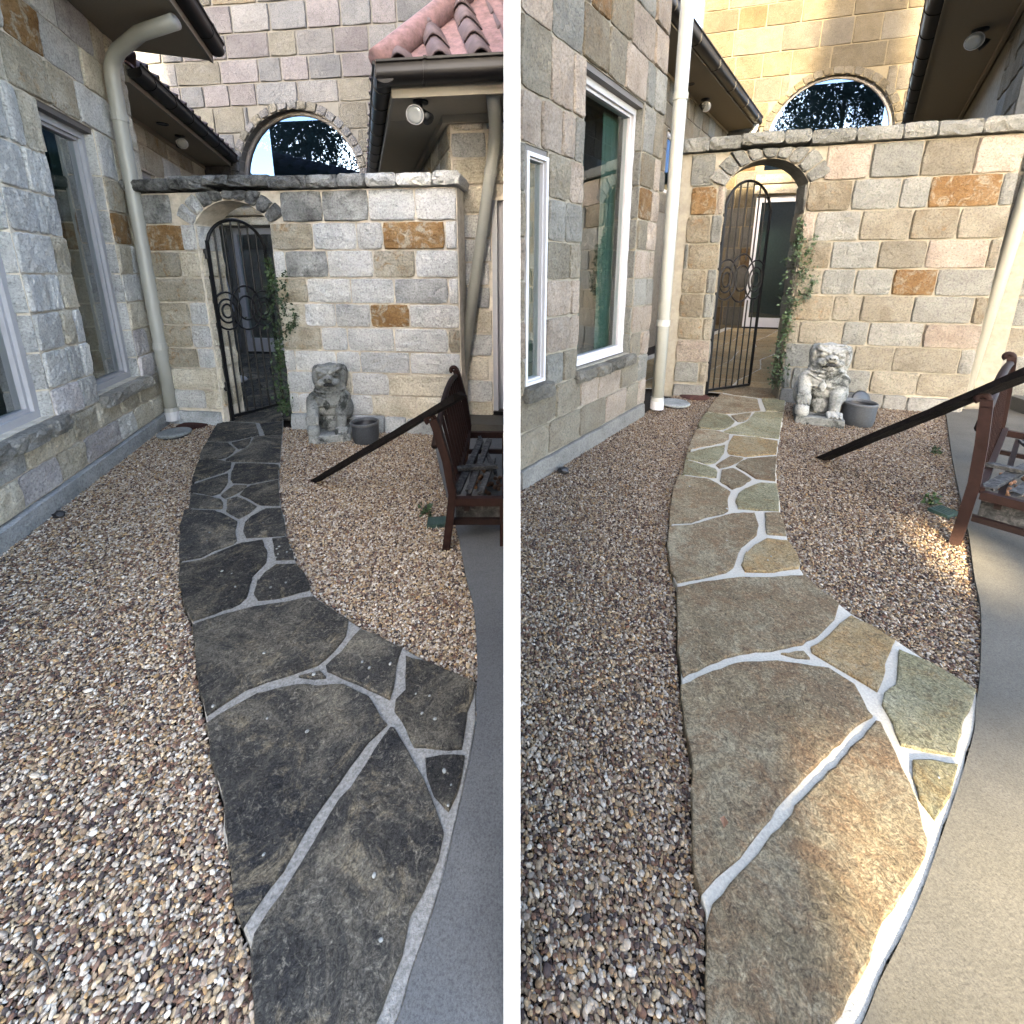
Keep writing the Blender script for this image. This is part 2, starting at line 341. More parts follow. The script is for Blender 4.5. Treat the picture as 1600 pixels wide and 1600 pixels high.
# ------------------------------------------------------------------ geometry builders
def interp(x, xs, ys):
    if x <= xs[0]: return ys[0]+(x-xs[0])*(ys[1]-ys[0])/(xs[1]-xs[0])
    if x >= xs[-1]: return ys[-1]+(x-xs[-1])*(ys[-1]-ys[-2])/(xs[-1]-xs[-2])
    return float(np.interp(x, xs, ys))
class Face:      # a vertical wall face: origin on the ground, direction along, outward normal towards the viewer
    def __init__(s, P, e, out):
        s.P = np.array([P[0], P[1], 0.]); s.e = np.array([e[0], e[1], 0.]); s.e /= np.linalg.norm(s.e)
        n = np.array([-s.e[1], s.e[0], 0.]); s.n = n if np.dot(n, np.array([out[0], out[1], 0.])) > 0 else -n
        s.sm = ([0, 1], [0, 1]); s.zm = ([0, 1], [0, 1])
    def at(s, a, z, d=0.): return s.P+s.e*a+s.n*d+np.array([0, 0, z])
    def m(s, a, z): return interp(a, *s.sm), interp(z, *s.zm)
def stone(F, q, parent, mat, depth=.03, nu=3, nv=2, name='stone', gap=.011, rough=.007, back=.02, rnd_c=.012, bev=.007):
    # q: 4 corners (s,z) in order bl, br, tr, tl
    q = [np.array(p, float) for p in q]; c = sum(q)/4
    w = (np.linalg.norm(q[1]-q[0])+np.linalg.norm(q[2]-q[3]))/2; h = (np.linalg.norm(q[3]-q[0])+np.linalg.norm(q[2]-q[1]))/2
    if w < .04 or h < .035: return None
    def B(u, v): return q[0]*(1-u)*(1-v)+q[1]*u*(1-v)+q[2]*u*v+q[3]*(1-u)*v
    g = gap; iu, iv = g/w, g/h; bu, bv = (g+bev)/w, (g+bev)/h
    def pt(u, v, iu, iv, cr):
        uu = iu+u*(1-2*iu); vv = iv+v*(1-2*iv); p = B(uu, vv)
        if (u in (0, 1)) and (v in (0, 1)): p = p+(c-p)/np.linalg.norm(c-p)*cr*random.uniform(.4, 1.5)
        return p
    us = [i/nu for i in range(nu+1)]; vs = [j/nv for j in range(nv+1)]
    per = [(i, 0) for i in range(nu)]+[(nu, j) for j in range(nv)]+[(i, nv) for i in range(nu, 0, -1)]+[(0, j) for j in range(nv, 0, -1)]
    V = []; Fc = []; idx = {}; dj = depth*random.uniform(.8, 1.25)
    tiltu, tiltv = random.uniform(-.006, .006), random.uniform(-.006, .006)
    for j, v in enumerate(vs):
        for i, u in enumerate(us):
            edge = i in (0, nu) or j in (0, nv)
            p = pt(u, v, bu, bv, rnd_c)
            if not edge: p = p+np.array([random.uniform(-.3, .3)*w/nu, random.uniform(-.3, .3)*h/nv])
            d = dj+tiltu*(u-.5)*2+tiltv*(v-.5)*2+random.uniform(-rough, rough)+(0 if edge else rough*.9)
            idx[i, j] = len(V); V.append(F.at(p[0], p[1], d))
    for j in range(nv):
        for i in range(nu):
            a, b_, c_, d_ = idx[i, j], idx[i+1, j], idx[i+1, j+1], idx[i, j+1]
            if random.random() < .5: Fc += [(a, b_, c_), (a, c_, d_)]
            else: Fc += [(a, b_, d_), (b_, c_, d_)]
    r1 = []; r2 = []; r0 = [idx[i, j] for i, j in per]
    for i, j in per:
        jit = np.array([random.uniform(-.004, .004), random.uniform(-.004, .004)])
        p = pt(us[i], vs[j], iu, iv, rnd_c)+jit
        r1.append(len(V)); V.append(F.at(p[0], p[1], dj*.62)); 
        r2.append(len(V)); V.append(F.at(p[0], p[1], -back))
    n = len(per)
    for k in range(n):
        k2 = (k+1) % n; Fc += [(r0[k], r1[k], r1[k2], r0[k2]), (r1[k], r2[k], r2[k2], r1[k2])]
    if np.dot(np.cross(F.e, [0, 0, 1.]), F.n) < 0: Fc = [f[::-1] for f in Fc]
    o = mk(name, V, Fc, mat, parent); return o
def rect(a0, a1, z0, z1): return [(a0, z0), (a1, z0), (a1, z1), (a0, z1)]
def pick(mats, weights):
    ks = list(weights); return mats[random.choices(ks, [weights[k] for k in ks])[0]]
def row_stones(F, parent, mats, z0, z1, joints, weights, over={}, **kw):
    for i in range(len(joints)-1):
        m = mats[over[i]] if i in over else pick(mats, weights)
        stone(F, rect(joints[i], joints[i+1], z0, z1), parent, m, **kw)
def masonry(F, parent, mats, a0, a1, z0, z1, rh, wmin, wmax, weights, skip=None, **kw):
    z = z0
    while z < z1-.06:
        h = min(rh*random.uniform(.9, 1.1), z1-z)
        if z1-z-h < .1: h = z1-z
        a = a0
        while a < a1-.02:
            w = random.uniform(wmin, wmax)
            if a1-a-w < wmin*.6: w = a1-a
            cx, cz = a+w/2, z+h/2
            if skip is None: stone(F, rect(a, a+w, z, z+h), parent, pick(mats, weights), **kw)
            else:
                r = skip(a, a+w, z, z+h)
                for (b0, b1) in r: stone(F, rect(b0, b1, z, z+h), parent, pick(mats, weights), **kw)
            a += w
        z += h
def gutter(mb, A, B, out, r=.07, bands=3):
    A = np.array(A, float); B = np.array(B, float); out = np.array([out[0], out[1], 0.]); out /= np.linalg.norm(out); up = np.array([0, 0, 1.])
    prof = [(-r*.2, r*.9), (-r*.2, -r*.75)]+[(r*.55+r*1.05*math.cos(t), -r*.1+r*.85*math.sin(t)) for t in np.linspace(-math.pi*.72, math.pi*.15, 9)]+[(r*1.55, r*.65), (r*1.72, r*.75), (r*1.72, r*.95), (r*1.5, r*.95), (r*1.42, r*.5), (0, .0)]
    mb.sweep(prof, A, B, out, up)
    d = B-A; L = np.linalg.norm(d); d /= L
    for k in range(bands):
        c = A+d*L*(k+.6)/bands; mb.sweep([((x-.035)*1.07+.035, z*1.07) for x, z in prof[:-2]], c-d*.012, c+d*.012, out, up)
def spotlight(loc, scale, label, yaw=0., pair=True):
    t = empty('spotlight', loc, label, 'spotlight', 'spotlights under the eaves')
    l = np.array(loc, float)
    MB().lathe([(0, 0), (.055*scale, 0), (.055*scale, -.012*scale), (.02*scale, -.022*scale), (0, -.022*scale)], l, 16).build('mounting_plate', M['black'], t)
    d = np.array([math.cos(yaw), math.sin(yaw), 0])
    MB().tube([l+[0, 0, -.015*scale], l+[0, 0, -.05*scale], l+d*.03*scale+[0, 0, -.08*scale]], .014*scale, 8).build('swivel_arm', M['black'], t, True)
    a = l+d*.03*scale+np.array([0, 0, -.085*scale]); e = unit(unit(np.array([0, 0, CAM_H])-a)+np.array([-.25, 0, -.1]))
    MB().tube([a-e*.05*scale, a-e*.03*scale, a+e*.02*scale], [.022*scale, .036*scale, .046*scale], 16).build('lamp_socket', M['black'], t, True)
    MB().tube([a+e*x*scale for x in (.02, .045, .06)], [x*scale for x in (.050, .064, .064)], 24).build('lamp_rim', M['vinyl'], t)
    MB().tube([a+e*x*scale for x in (.06, .066, .070, .072)], [x*scale for x in (.058, .052, .035, .012)], 24).build('bulb', M['bulb'], t, True)
    b2 = l-d*.03*scale+np.array([0, 0, -.09*scale]); e2 = unit(np.array([.6, -.5, -.7]))
    MB().tube([b2-e2*.04*scale, b2+e2*.045*scale], [.025*scale, .045*scale], 16).build('side_lamp', M['black'], t, True)
    return t
def tile_roof(parent, O, ea, up, ncol, nrow, mat, pitch=.30, rowl=.33, keep=None):
    # barrel tiles: ea along the eave, up = slope direction (unit); one shared mesh
    ea = unit(ea); up = unit(up); nn = np.cross(ea, up); nn = nn if nn[2] > 0 else -nn
    vs = []; fs = []; n = 12
    for k, (l, lift, sc) in enumerate(((0, .03, 1.), (rowl*1.25, 0., .9))):
        for i in range(n+1):
            t = i/n; x = (t-.5)*pitch*1.1; z = (.25*pitch*sc*math.sin(t*2*math.pi-.0))
            for dz in (0, -.018): vs.append(ea*x*1.+up*l+nn*(z+lift+dz))
    w = (n+1)*2
    for i in range(n):
        a, b_ = 2*i, 2*i+2
        fs += [(a, b_, w+b_, w+a), (a+1, w+a+1, w+b_+1, b_+1), (a, a+1, b_+1, b_)]
    me = None; base = wpos(parent)
    for r in range(nrow-1, -1, -1):
        for c in range(ncol):
            if keep and not keep(c, r): continue
            p = O+ea*(c+.5)*pitch+up*r*rowl
            if me is None:
                o = mk('roof_tile', vs, fs, mat, parent, True, center=False); me = o.data
            else:
                o = bpy.data.objects.new('roof_tile', me); COL.objects.link(o); o.parent = parent
            o.location = V3(p)-base
            o.rotation_euler = (0, 0, random.uniform(-.03, .03))
def plate(mb, F, a0, a1, z0, z1, d0, d1):
    mb.box(F.at(a0, z0, d0), F.e*(a1-a0), F.n*(d1-d0), np.array([0, 0, z1-z0]))
def wall_core(F, parent, mat, a0, a1, z0, z1, holes, thick=.3, name='wall'):
    mb = MB(); xs = sorted({a0, a1, *[h[0] for h in holes], *[h[1] for h in holes]})
    xs = [x for x in xs if a0 <= x <= a1]
    for i in range(len(xs)-1):
        m_ = (xs[i]+xs[i+1])/2; cuts = sorted([(h[2], h[3]) for h in holes if h[0] < m_ < h[1]]); z = z0
        for (h0, h1) in cuts:
            if h0 > z: plate(mb, F, xs[i], xs[i+1], z, h0, -thick, 0)
            z = h1
        if z < z1: plate(mb, F, xs[i], xs[i+1], z, z1, -thick, 0)
    return mb.build(name, mat, parent)
def window(F, parent, a0, a1, z0, z1, rec=.13, fw=.055, glass='glass', curtain=None, room=1.6, side=.3):
    mb = MB(); d = -rec
    for k, (o, w, dd) in enumerate(((0, fw, .045), (fw*.7, fw*.75, .02))):
        A0, A1, Z0, Z1 = a0+o, a1-o, z0+o, z1-o
        plate(mb, F, A0, A1, Z0, Z0+w, d-.05+k*.003, d+dd); plate(mb, F, A0, A1, Z1-w, Z1, d-.05+k*.003, d+dd)
        plate(mb, F, A0, A0+w, Z0+w, Z1-w, d-.05+k*.003, d+dd-.001); plate(mb, F, A1-w, A1, Z0+w, Z1-w, d-.05+k*.003, d+dd-.001)
    fr = mb.build('window', M['vinyl'], parent)
    i = fw*1.2
    g = MB().add([F.at(a0+i, z0+i, d-.01), F.at(a1-i, z0+i, d-.01), F.at(a1-i, z1-i, d-.01), F.at(a0+i, z1-i, d-.01)], [(0, 1, 2, 3)]); 
    g.build('pane', M[glass], fr)
    mb = MB()
    if curtain:
        n = 14; c0, c1 = curtain; v = []; f = []
        for k in range(n+1):
            a = c0+(c1-c0)*k/n; w = .012*math.sin(k*1.9)
            v += [F.at(a, z0+.02, d-.11+w), F.at(a, z1-.02, d-.11+w)]
        for k in range(n): f.append((2*k, 2*k+2, 2*k+3, 2*k+1))
        MB().add(v, f).build('curtain', M['curtain'], fr, True)
    # room behind the glass
    p = MB(); D = d-.06
    if room == 0:
        plate(p, F, a0+.03, a1-.03, z0+.03, z1-.03, d-.054, d-.05); p.build('room', M['inside'], fr); return fr
    sd_ = side; de = D-.1 if room > .5 else D+.0
    plate(p, F, a0-sd_, a1+sd_, z0-sd_, z1+sd_, D-room-.02, D-room)
    plate(p, F, a0-sd_-.02, a0-sd_, z0-sd_, z1+sd_, D-room-.001, de); plate(p, F, a1+sd_, a1+sd_+.02, z0-sd_, z1+sd_, D-room, de)
    plate(p, F, a0-sd_, a1+sd_, z1+sd_, z1+sd_+.02, D-room, de); plate(p, F, a0-sd_, a1+sd_, z0-sd_-.02, z0-sd_, D-room, de)
    p.build('room', M['inside'], fr)
    return fr
def poly_slab(name, pts, z1, z0, mat, parent=None, cham=0., kind=None, jit=0.):
    P = np.array(pts, float); A = .5*sum(P[i][0]*P[(i+1) % len(P)][1]-P[(i+1) % len(P)][0]*P[i][1] for i in range(len(P)))
    if A < 0: P = P[::-1]
    n = len(P); V = []; F = []
    if cham:
        I = []
        for i in range(n):
            a = unit(P[i]-P[i-1]+1e-9); b_ = unit(P[(i+1) % n]-P[i]+1e-9); nn = np.array([-(a+b_)[1], (a+b_)[0]]); L = np.linalg.norm(nn); nn = nn/L if L > .3 else nn*0
            I.append(P[i]+nn*cham*random.uniform(.6, 1.6))
        V = [(*p, z1+random.uniform(-jit, jit)) for p in I]+[(*p, z1-cham*.8) for p in P]+[(*p, z0) for p in P]
        F = [tuple(range(n))]+[(i, n+i, n+(i+1) % n, (i+1) % n) for i in range(n)]+[(n+i, 2*n+i, 2*n+(i+1) % n, n+(i+1) % n) for i in range(n)]
    else:
        V = [(*p, z1) for p in P]+[(*p, z0) for p in P]
        F = [tuple(range(n))]+[(i, n+i, n+(i+1) % n, (i+1) % n) for i in range(n)]
    o = mk(name, V, F, mat, parent)
    if kind: o['kind'] = kind
    return o
def densify(pts, step, jit, closed=True):
    out = []; n = len(pts)
    for i in range(n if closed else n-1):
        a = np.array(pts[i]); b_ = np.array(pts[(i+1) % n]); L = np.linalg.norm(b_-a); k = max(1, int(L/step))
        for j in range(k):
            p = a+(b_-a)*j/k
            out.append(p+(rng.normal(0, jit, 2) if j else 0))
    if not closed: out.append(np.array(pts[-1]))
    return out
def inpoly(x, y, poly):
    c = np.zeros(len(x), bool); n = len(poly); j = n-1
    for i in range(n):
        xi, yi = poly[i]; xj, yj = poly[j]
        with np.errstate(divide='ignore', invalid='ignore'):
            c ^= ((yi > y) != (yj > y)) & (x < (xj-xi)*(y-yi)/(yj-yi+1e-12)+xi)
        j = i
    return c
def smoothline(pts, n=6):   # Catmull-Rom through px points
    P = [np.array(p, float) for p in pts]; out = []
    for i in range(len(P)-1):
        p0, p1, p2, p3 = P[max(i-1, 0)], P[i], P[i+1], P[min(i+2, len(P)-1)]
        for k in range(n):
            t = k/n; out.append(.5*((2*p1)+(-p0+p2)*t+(2*p0-5*p1+4*p2-p3)*t*t+(-p0+3*p1-3*p2+p3)*t**3))
    out.append(P[-1]); return out

# ------------------------------------------------------------------ path stones (outlines traced in image pixels of the left garden; the right garden has the same path)
def a_(*p): return [(x/5.332+270, y/5.332+620) for x, y in p]
def b_(*p): return [(x/2.2865+270, y/2.2865+880) for x, y in p]
STONES = [
 a_((390, 130), (900, 130), (915, 200), (720, 214), (520, 206), (400, 190)),
 a_((385, 207), (520, 217), (690, 227), (722, 320), (640, 335), (540, 360), (440, 373), (340, 372), (290, 362), (335, 280)),
 a_((725, 222), (912, 210), (910, 314), (768, 320)),
 a_((490, 387), (652, 347), (638, 390), (600, 425), (550, 435), (510, 410)),
 a_((285, 378), (460, 387), (522, 437), (498, 470), (450, 503), (400, 517), (240, 519), (222, 490), (255, 420)),
 a_((680, 340), (760, 330), (905, 326), (890, 545), (760, 545), (500, 540), (440, 530), (545, 465), (625, 425)),
 a_((215, 530), (380, 530), (488, 550), (485, 592), (430, 628), (300, 668), (158, 712), (185, 610)),
 a_((520, 560), (700, 556), (882, 570), (880, 680), (760, 702), (640, 725), (500, 718), (482, 690), (492, 620)),
 a_((153, 745), (300, 690), (460, 645), (458, 710), (430, 760), (395, 802), (330, 824), (250, 805), (150, 790)),
 a_((510, 737), (618, 742), (588, 772), (540, 800), (480, 830), (432, 846), (402, 825), (450, 782)),
 a_((650, 742), (880, 697), (890, 905), (735, 903), (640, 850), (562, 815), (600, 772)),
 a_((145, 805), (330, 838), (400, 857), (418, 882), (413, 930), (360, 934), (135, 925)),
 a_((452, 860), (540, 837), (620, 870), (698, 915), (640, 968), (550, 1015), (444, 955)),
 a_((98, 943), (350, 950), (430, 982), (538, 1040), (520, 1110), (534, 1200), (500, 1228), (340, 1283), (240, 1338), (58, 1370), (52, 1250), (62, 1060)),
 a_((772, 937), (902, 932), (930, 1050), (938, 1155), (800, 1165), (612, 1173), (587, 1120), (602, 1050), (652, 1000)),
 a_((58, 1395), (240, 1362), (400, 1292), (570, 1222), (748, 1197), (760, 1230), (788, 1300), (778, 1380), (720, 1440), (660, 1500), (628, 1590))+b_((284, 45), (264, 122), (240, 145), (150, 180), (72, 206), (42, 160), (22, 60)),
 a_((828, 1187), (947, 1172), (1000, 1290), (1012, 1355), (862, 1360), (842, 1290), (842, 1240)),
 a_((862, 1400), (1030, 1397), (1100, 1480), (1140, 1580))+b_((486, 97), (380, 125), (305, 133), (290, 110), (305, 60))+a_((700, 1560), (765, 1470)),
 b_((72, 224), (160, 192), (290, 157), (400, 142), (505, 121), (570, 168), (628, 205), (618, 260), (580, 310), (520, 364), (440, 393), (340, 423), (260, 453), (190, 498), (122, 545), (92, 450), (82, 330)),
 b_((450, 407), (525, 387), (548, 410), (500, 414)),
 b_((670, 240), (740, 265), (818, 305), (797, 370), (790, 440), (775, 488), (700, 453), (610, 413), (552, 387), (547, 370), (602, 320), (648, 262)),
 b_((832, 335), (920, 358), (1000, 393), (1080, 433), (1072, 480), (1052, 530), (1045, 590), (1032, 664), (940, 664), (862, 658), (832, 590), (792, 530), (797, 490), (832, 455)),
 b_((902, 702), (960, 690), (1043, 692), (1035, 740), (1013, 830), (985, 888), (932, 830), (907, 760)),
 b_((115, 578), (200, 523), (300, 468), (440, 436), (560, 436), (610, 434), (700, 479), (748, 560), (766, 577), (698, 640), (598, 780), (497, 920), (396, 1100), (298, 1230), (252, 1300), (222, 1240), (198, 1050), (180, 850), (142, 720)),
 b_((792, 592), (848, 690), (898, 780), (938, 880), (968, 965), (948, 1060), (898, 1170), (848, 1260), (820, 1400), (788, 1480), (745, 1600), (660, 1780), (310, 1780), (290, 1583), (278, 1400), (292, 1330), (342, 1250), (432, 1120), (562, 900), (692, 720), (777, 590)),
]
OUT_L = a_((385, 200), (330, 285), (250, 405), (205, 530), (160, 700), (143, 800), (130, 925), (90, 950), (58, 1060), (48, 1250), (52, 1380))+b_((18, 60), (38, 160), (66, 215), (78, 330), (88, 450), (110, 560), (138, 720), (176, 850), (194, 1050), (218, 1240), (262, 1345), (274, 1400), (286, 1583), (306, 1790))
OUT_R = b_((735, 1790), (812, 1600), (850, 1460), (903, 1312), (962, 1125), (1003, 950), (1037, 800), (1062, 680), (1082, 560), (1082, 440), (1000, 388), (920, 352), (820, 298), (740, 260), (670, 228), (628, 200), (570, 165), (505, 115), (488, 92))+a_((1142, 1580), (1102, 1475), (1030, 1390), (1003, 1290), (950, 1165), (935, 1050), (905, 925), (886, 800), (884, 690), (893, 550), (910, 320), (918, 200), (905, 100), (390, 100))
CONC = [(672, 655), (676, 676), (687, 730), (700, 780), (714, 828), (722.6, 870), (729.5, 905), (740, 946), (744.5, 1000), (746, 1055), (743.5, 1090)]+b_((1084, 565), (1064, 685), (1039, 805), (1005, 955), (964, 1130), (905, 1320), (852, 1468), (816, 1600), (740, 1790))

def gravel(name, pan, mat, label):
    g = pan['g']; rough = 1
    L0 = np.array([G(*g(p)) for p in densify(OUT_L+OUT_R, 30, 0)])
    cpoly = pan['conc_poly']
    x0, x1, y0, y1 = pan['gbox']; pts = []
    for (pitch, z, jit, sc) in ((.0087, -.030, .45, 1.), (.0108, -.022, .5, 1.12), (.024, -.016, .5, 1.15)):
        nx, ny = int((x1-x0)/pitch), int((y1-y0)/(pitch*.866))
        X, Y = np.meshgrid(np.arange(nx), np.arange(ny)); X = X+.5*(Y % 2)
        x = (x0+X*pitch+rng.uniform(-jit, jit, X.shape)*pitch).ravel(); y = (y0+Y*pitch*.866+rng.uniform(-jit, jit, X.shape)*pitch).ravel()
        f = y*CP-(-CAM_H)*SP; u = 800+FOC*x/f; v = CY-FOC*(y*SP+(-CAM_H)*CP)/f
        k = (u > -420) & (u < 2020) & (v < 1950); x, y = x[k], y[k]
        k = ~inpoly(x, y, L0) & ~inpoly(x, y, cpoly)
        k &= ((x-pan['LF'].P[0])*pan['LF'].n[0]+(y-pan['LF'].P[1])*pan['LF'].n[1]) > .008
        k &= ((x-pan['WF'].P[0])*pan['WF'].n[0]+(y-pan['WF'].P[1])*pan['WF'].n[1]) > .012
        x, y = x[k], y[k]
        pts.append(np.stack([x, y, z+rng.normal(0, .003, len(x)), np.full(len(x), sc)], 1))
    P = np.concatenate(pts); n = len(P)
    me = bpy.data.meshes.new(name); me.vertices.add(n); me.vertices.foreach_set('co', P[:, :3].astype(np.float32).ravel())
    rot = np.stack([rng.normal(0, .42, n), rng.normal(0, .42, n), rng.uniform(0, 6.28, n)], 1)
    s = rng.lognormal(0, .24, n)*.0048*P[:, 3]; s = np.clip(s, .0026, .0112)
    scl = np.stack([s*rng.uniform(1, 1.5, n), s*rng.uniform(.72, 1.02, n), s*rng.uniform(.42, .72, n)], 1)
    for nm, arr in (('rot', rot), ('scl', scl)):
        at = me.attributes.new(nm, 'FLOAT_VECTOR', 'POINT'); at.data.foreach_set('vector', arr.astype(np.float32).ravel())
    o = bpy.data.objects.new(name, me); COL.objects.link(o); me.materials.append(mat)
    ng = bpy.data.node_groups.new('gravel_pebbles', 'GeometryNodeTree')
    ng.interface.new_socket('Geometry', in_out='INPUT', socket_type='NodeSocketGeometry'); ng.interface.new_socket('Geometry', in_out='OUTPUT', socket_type='NodeSocketGeometry')
    N = ng.nodes; gi = N.new('NodeGroupInput'); go = N.new('NodeGroupOutput')
    ico = N.new('GeometryNodeMeshIcoSphere'); ico.inputs['Radius'].default_value = 1; ico.inputs['Subdivisions'].default_value = 2
    sm = N.new('GeometryNodeSetMaterial'); sm.inputs['Material'].default_value = mat; ss = N.new('GeometryNodeSetShadeSmooth')
    iop = N.new('GeometryNodeInstanceOnPoints')
    na = N.new('GeometryNodeInputNamedAttribute'); na.data_type = 'FLOAT_VECTOR'; na.inputs['Name'].default_value = 'rot'
    nb = N.new('GeometryNodeInputNamedAttribute'); nb.data_type = 'FLOAT_VECTOR'; nb.inputs['Name'].default_value = 'scl'
    l = ng.links.new
    l(ico.outputs['Mesh'], ss.inputs['Geometry']); l(ss.outputs['Geometry'], sm.inputs['Geometry'])
    l(gi.outputs[0], iop.inputs['Points']); l(sm.outputs['Geometry'], iop.inputs['Instance'])
    l(na.outputs['Attribute'], iop.inputs['Rotation']); l(nb.outputs['Attribute'], iop.inputs['Scale']); l(iop.outputs['Instances'], go.inputs[0])
    mo = o.modifiers.new('pebbles', 'NODES'); mo.node_group = ng
    tag(o, label, 'gravel', kind='stuff'); return o

# ------------------------------------------------------------------ the two gardens
ident = lambda p: p
WR = lambda v: (226+(v-300)*.12, 312+(v-345)*.095, 436+(v-350)*.0225, 735-(v-292)*.1527)   # edges of the wall pieces per picture row
W_RIGHT = [  # z0, z1, row height in picture, joints (picture x), special stones
 (2.084, 2.372, 320, [457, 524, 596.5, 668, 737], {}),
 (1.824, 2.084, 368, [436, 503.5, 572, 612, 705, 727], {0: 'tan', 3: 'orange'}),
 (1.561, 1.824, 412, [438, 456, 521.5, 591.5, 654, 722], {3: 'tan'}),
 (1.314, 1.561, 454, [438, 485.5, 552, 616.5, 695, 714], {0: 'tan'}),
 (1.077, 1.314, 493, [438, 478, 524.5, 576, 633, 706], {3: 'orange', 0: 'cream'}),
 (.834, 1.077, 530, [440, 499, 537.5, 605.5, 682, 699], {0: 'tan', 4: 'tan'}),
 (.611, .834, 566, [442, 456, 517, 551.5, 622.5, 691], {}),
 (.376, .611, 600, [442, 488, 535.5, 588, 670, 687], {3: 'cream'}),
 (.157, .376, 634, [442, 456, 491, 520, 561, 621, 681.5], {4: 'cream', 5: 'cream'})]
W_LEFT = [
 (2.084, 2.372, 327, [229, 284], {}),
 (1.824, 2.084, 372, [234, 240, 298, 314], {1: 'orange'}),
 (1.561, 1.824, 414, [239, 294, 319], {0: 'tan'}),
 (1.314, 1.561, 453, [244, 254.5, 322], {1: 'tan'}),
 (1.077, 1.314, 491, [249, 304, 326], {0: 'tan'}),
 (.834, 1.077, 528, [253, 305.5, 329], {0: 'tan'}),
 (.611, .834, 563, [258, 312.5, 333], {0: 'tan'}),
 (.376, .611, 596, [262, 336], {}),
 (.157, .376, 626, [266, 320, 339], {})]
L_ROWS = [.113, .33, .55, .79, 1.06, 1.33, 1.60, 1.88, 2.17, 2.47, 2.86, 3.2, 3.52, 3.86, 4.3]

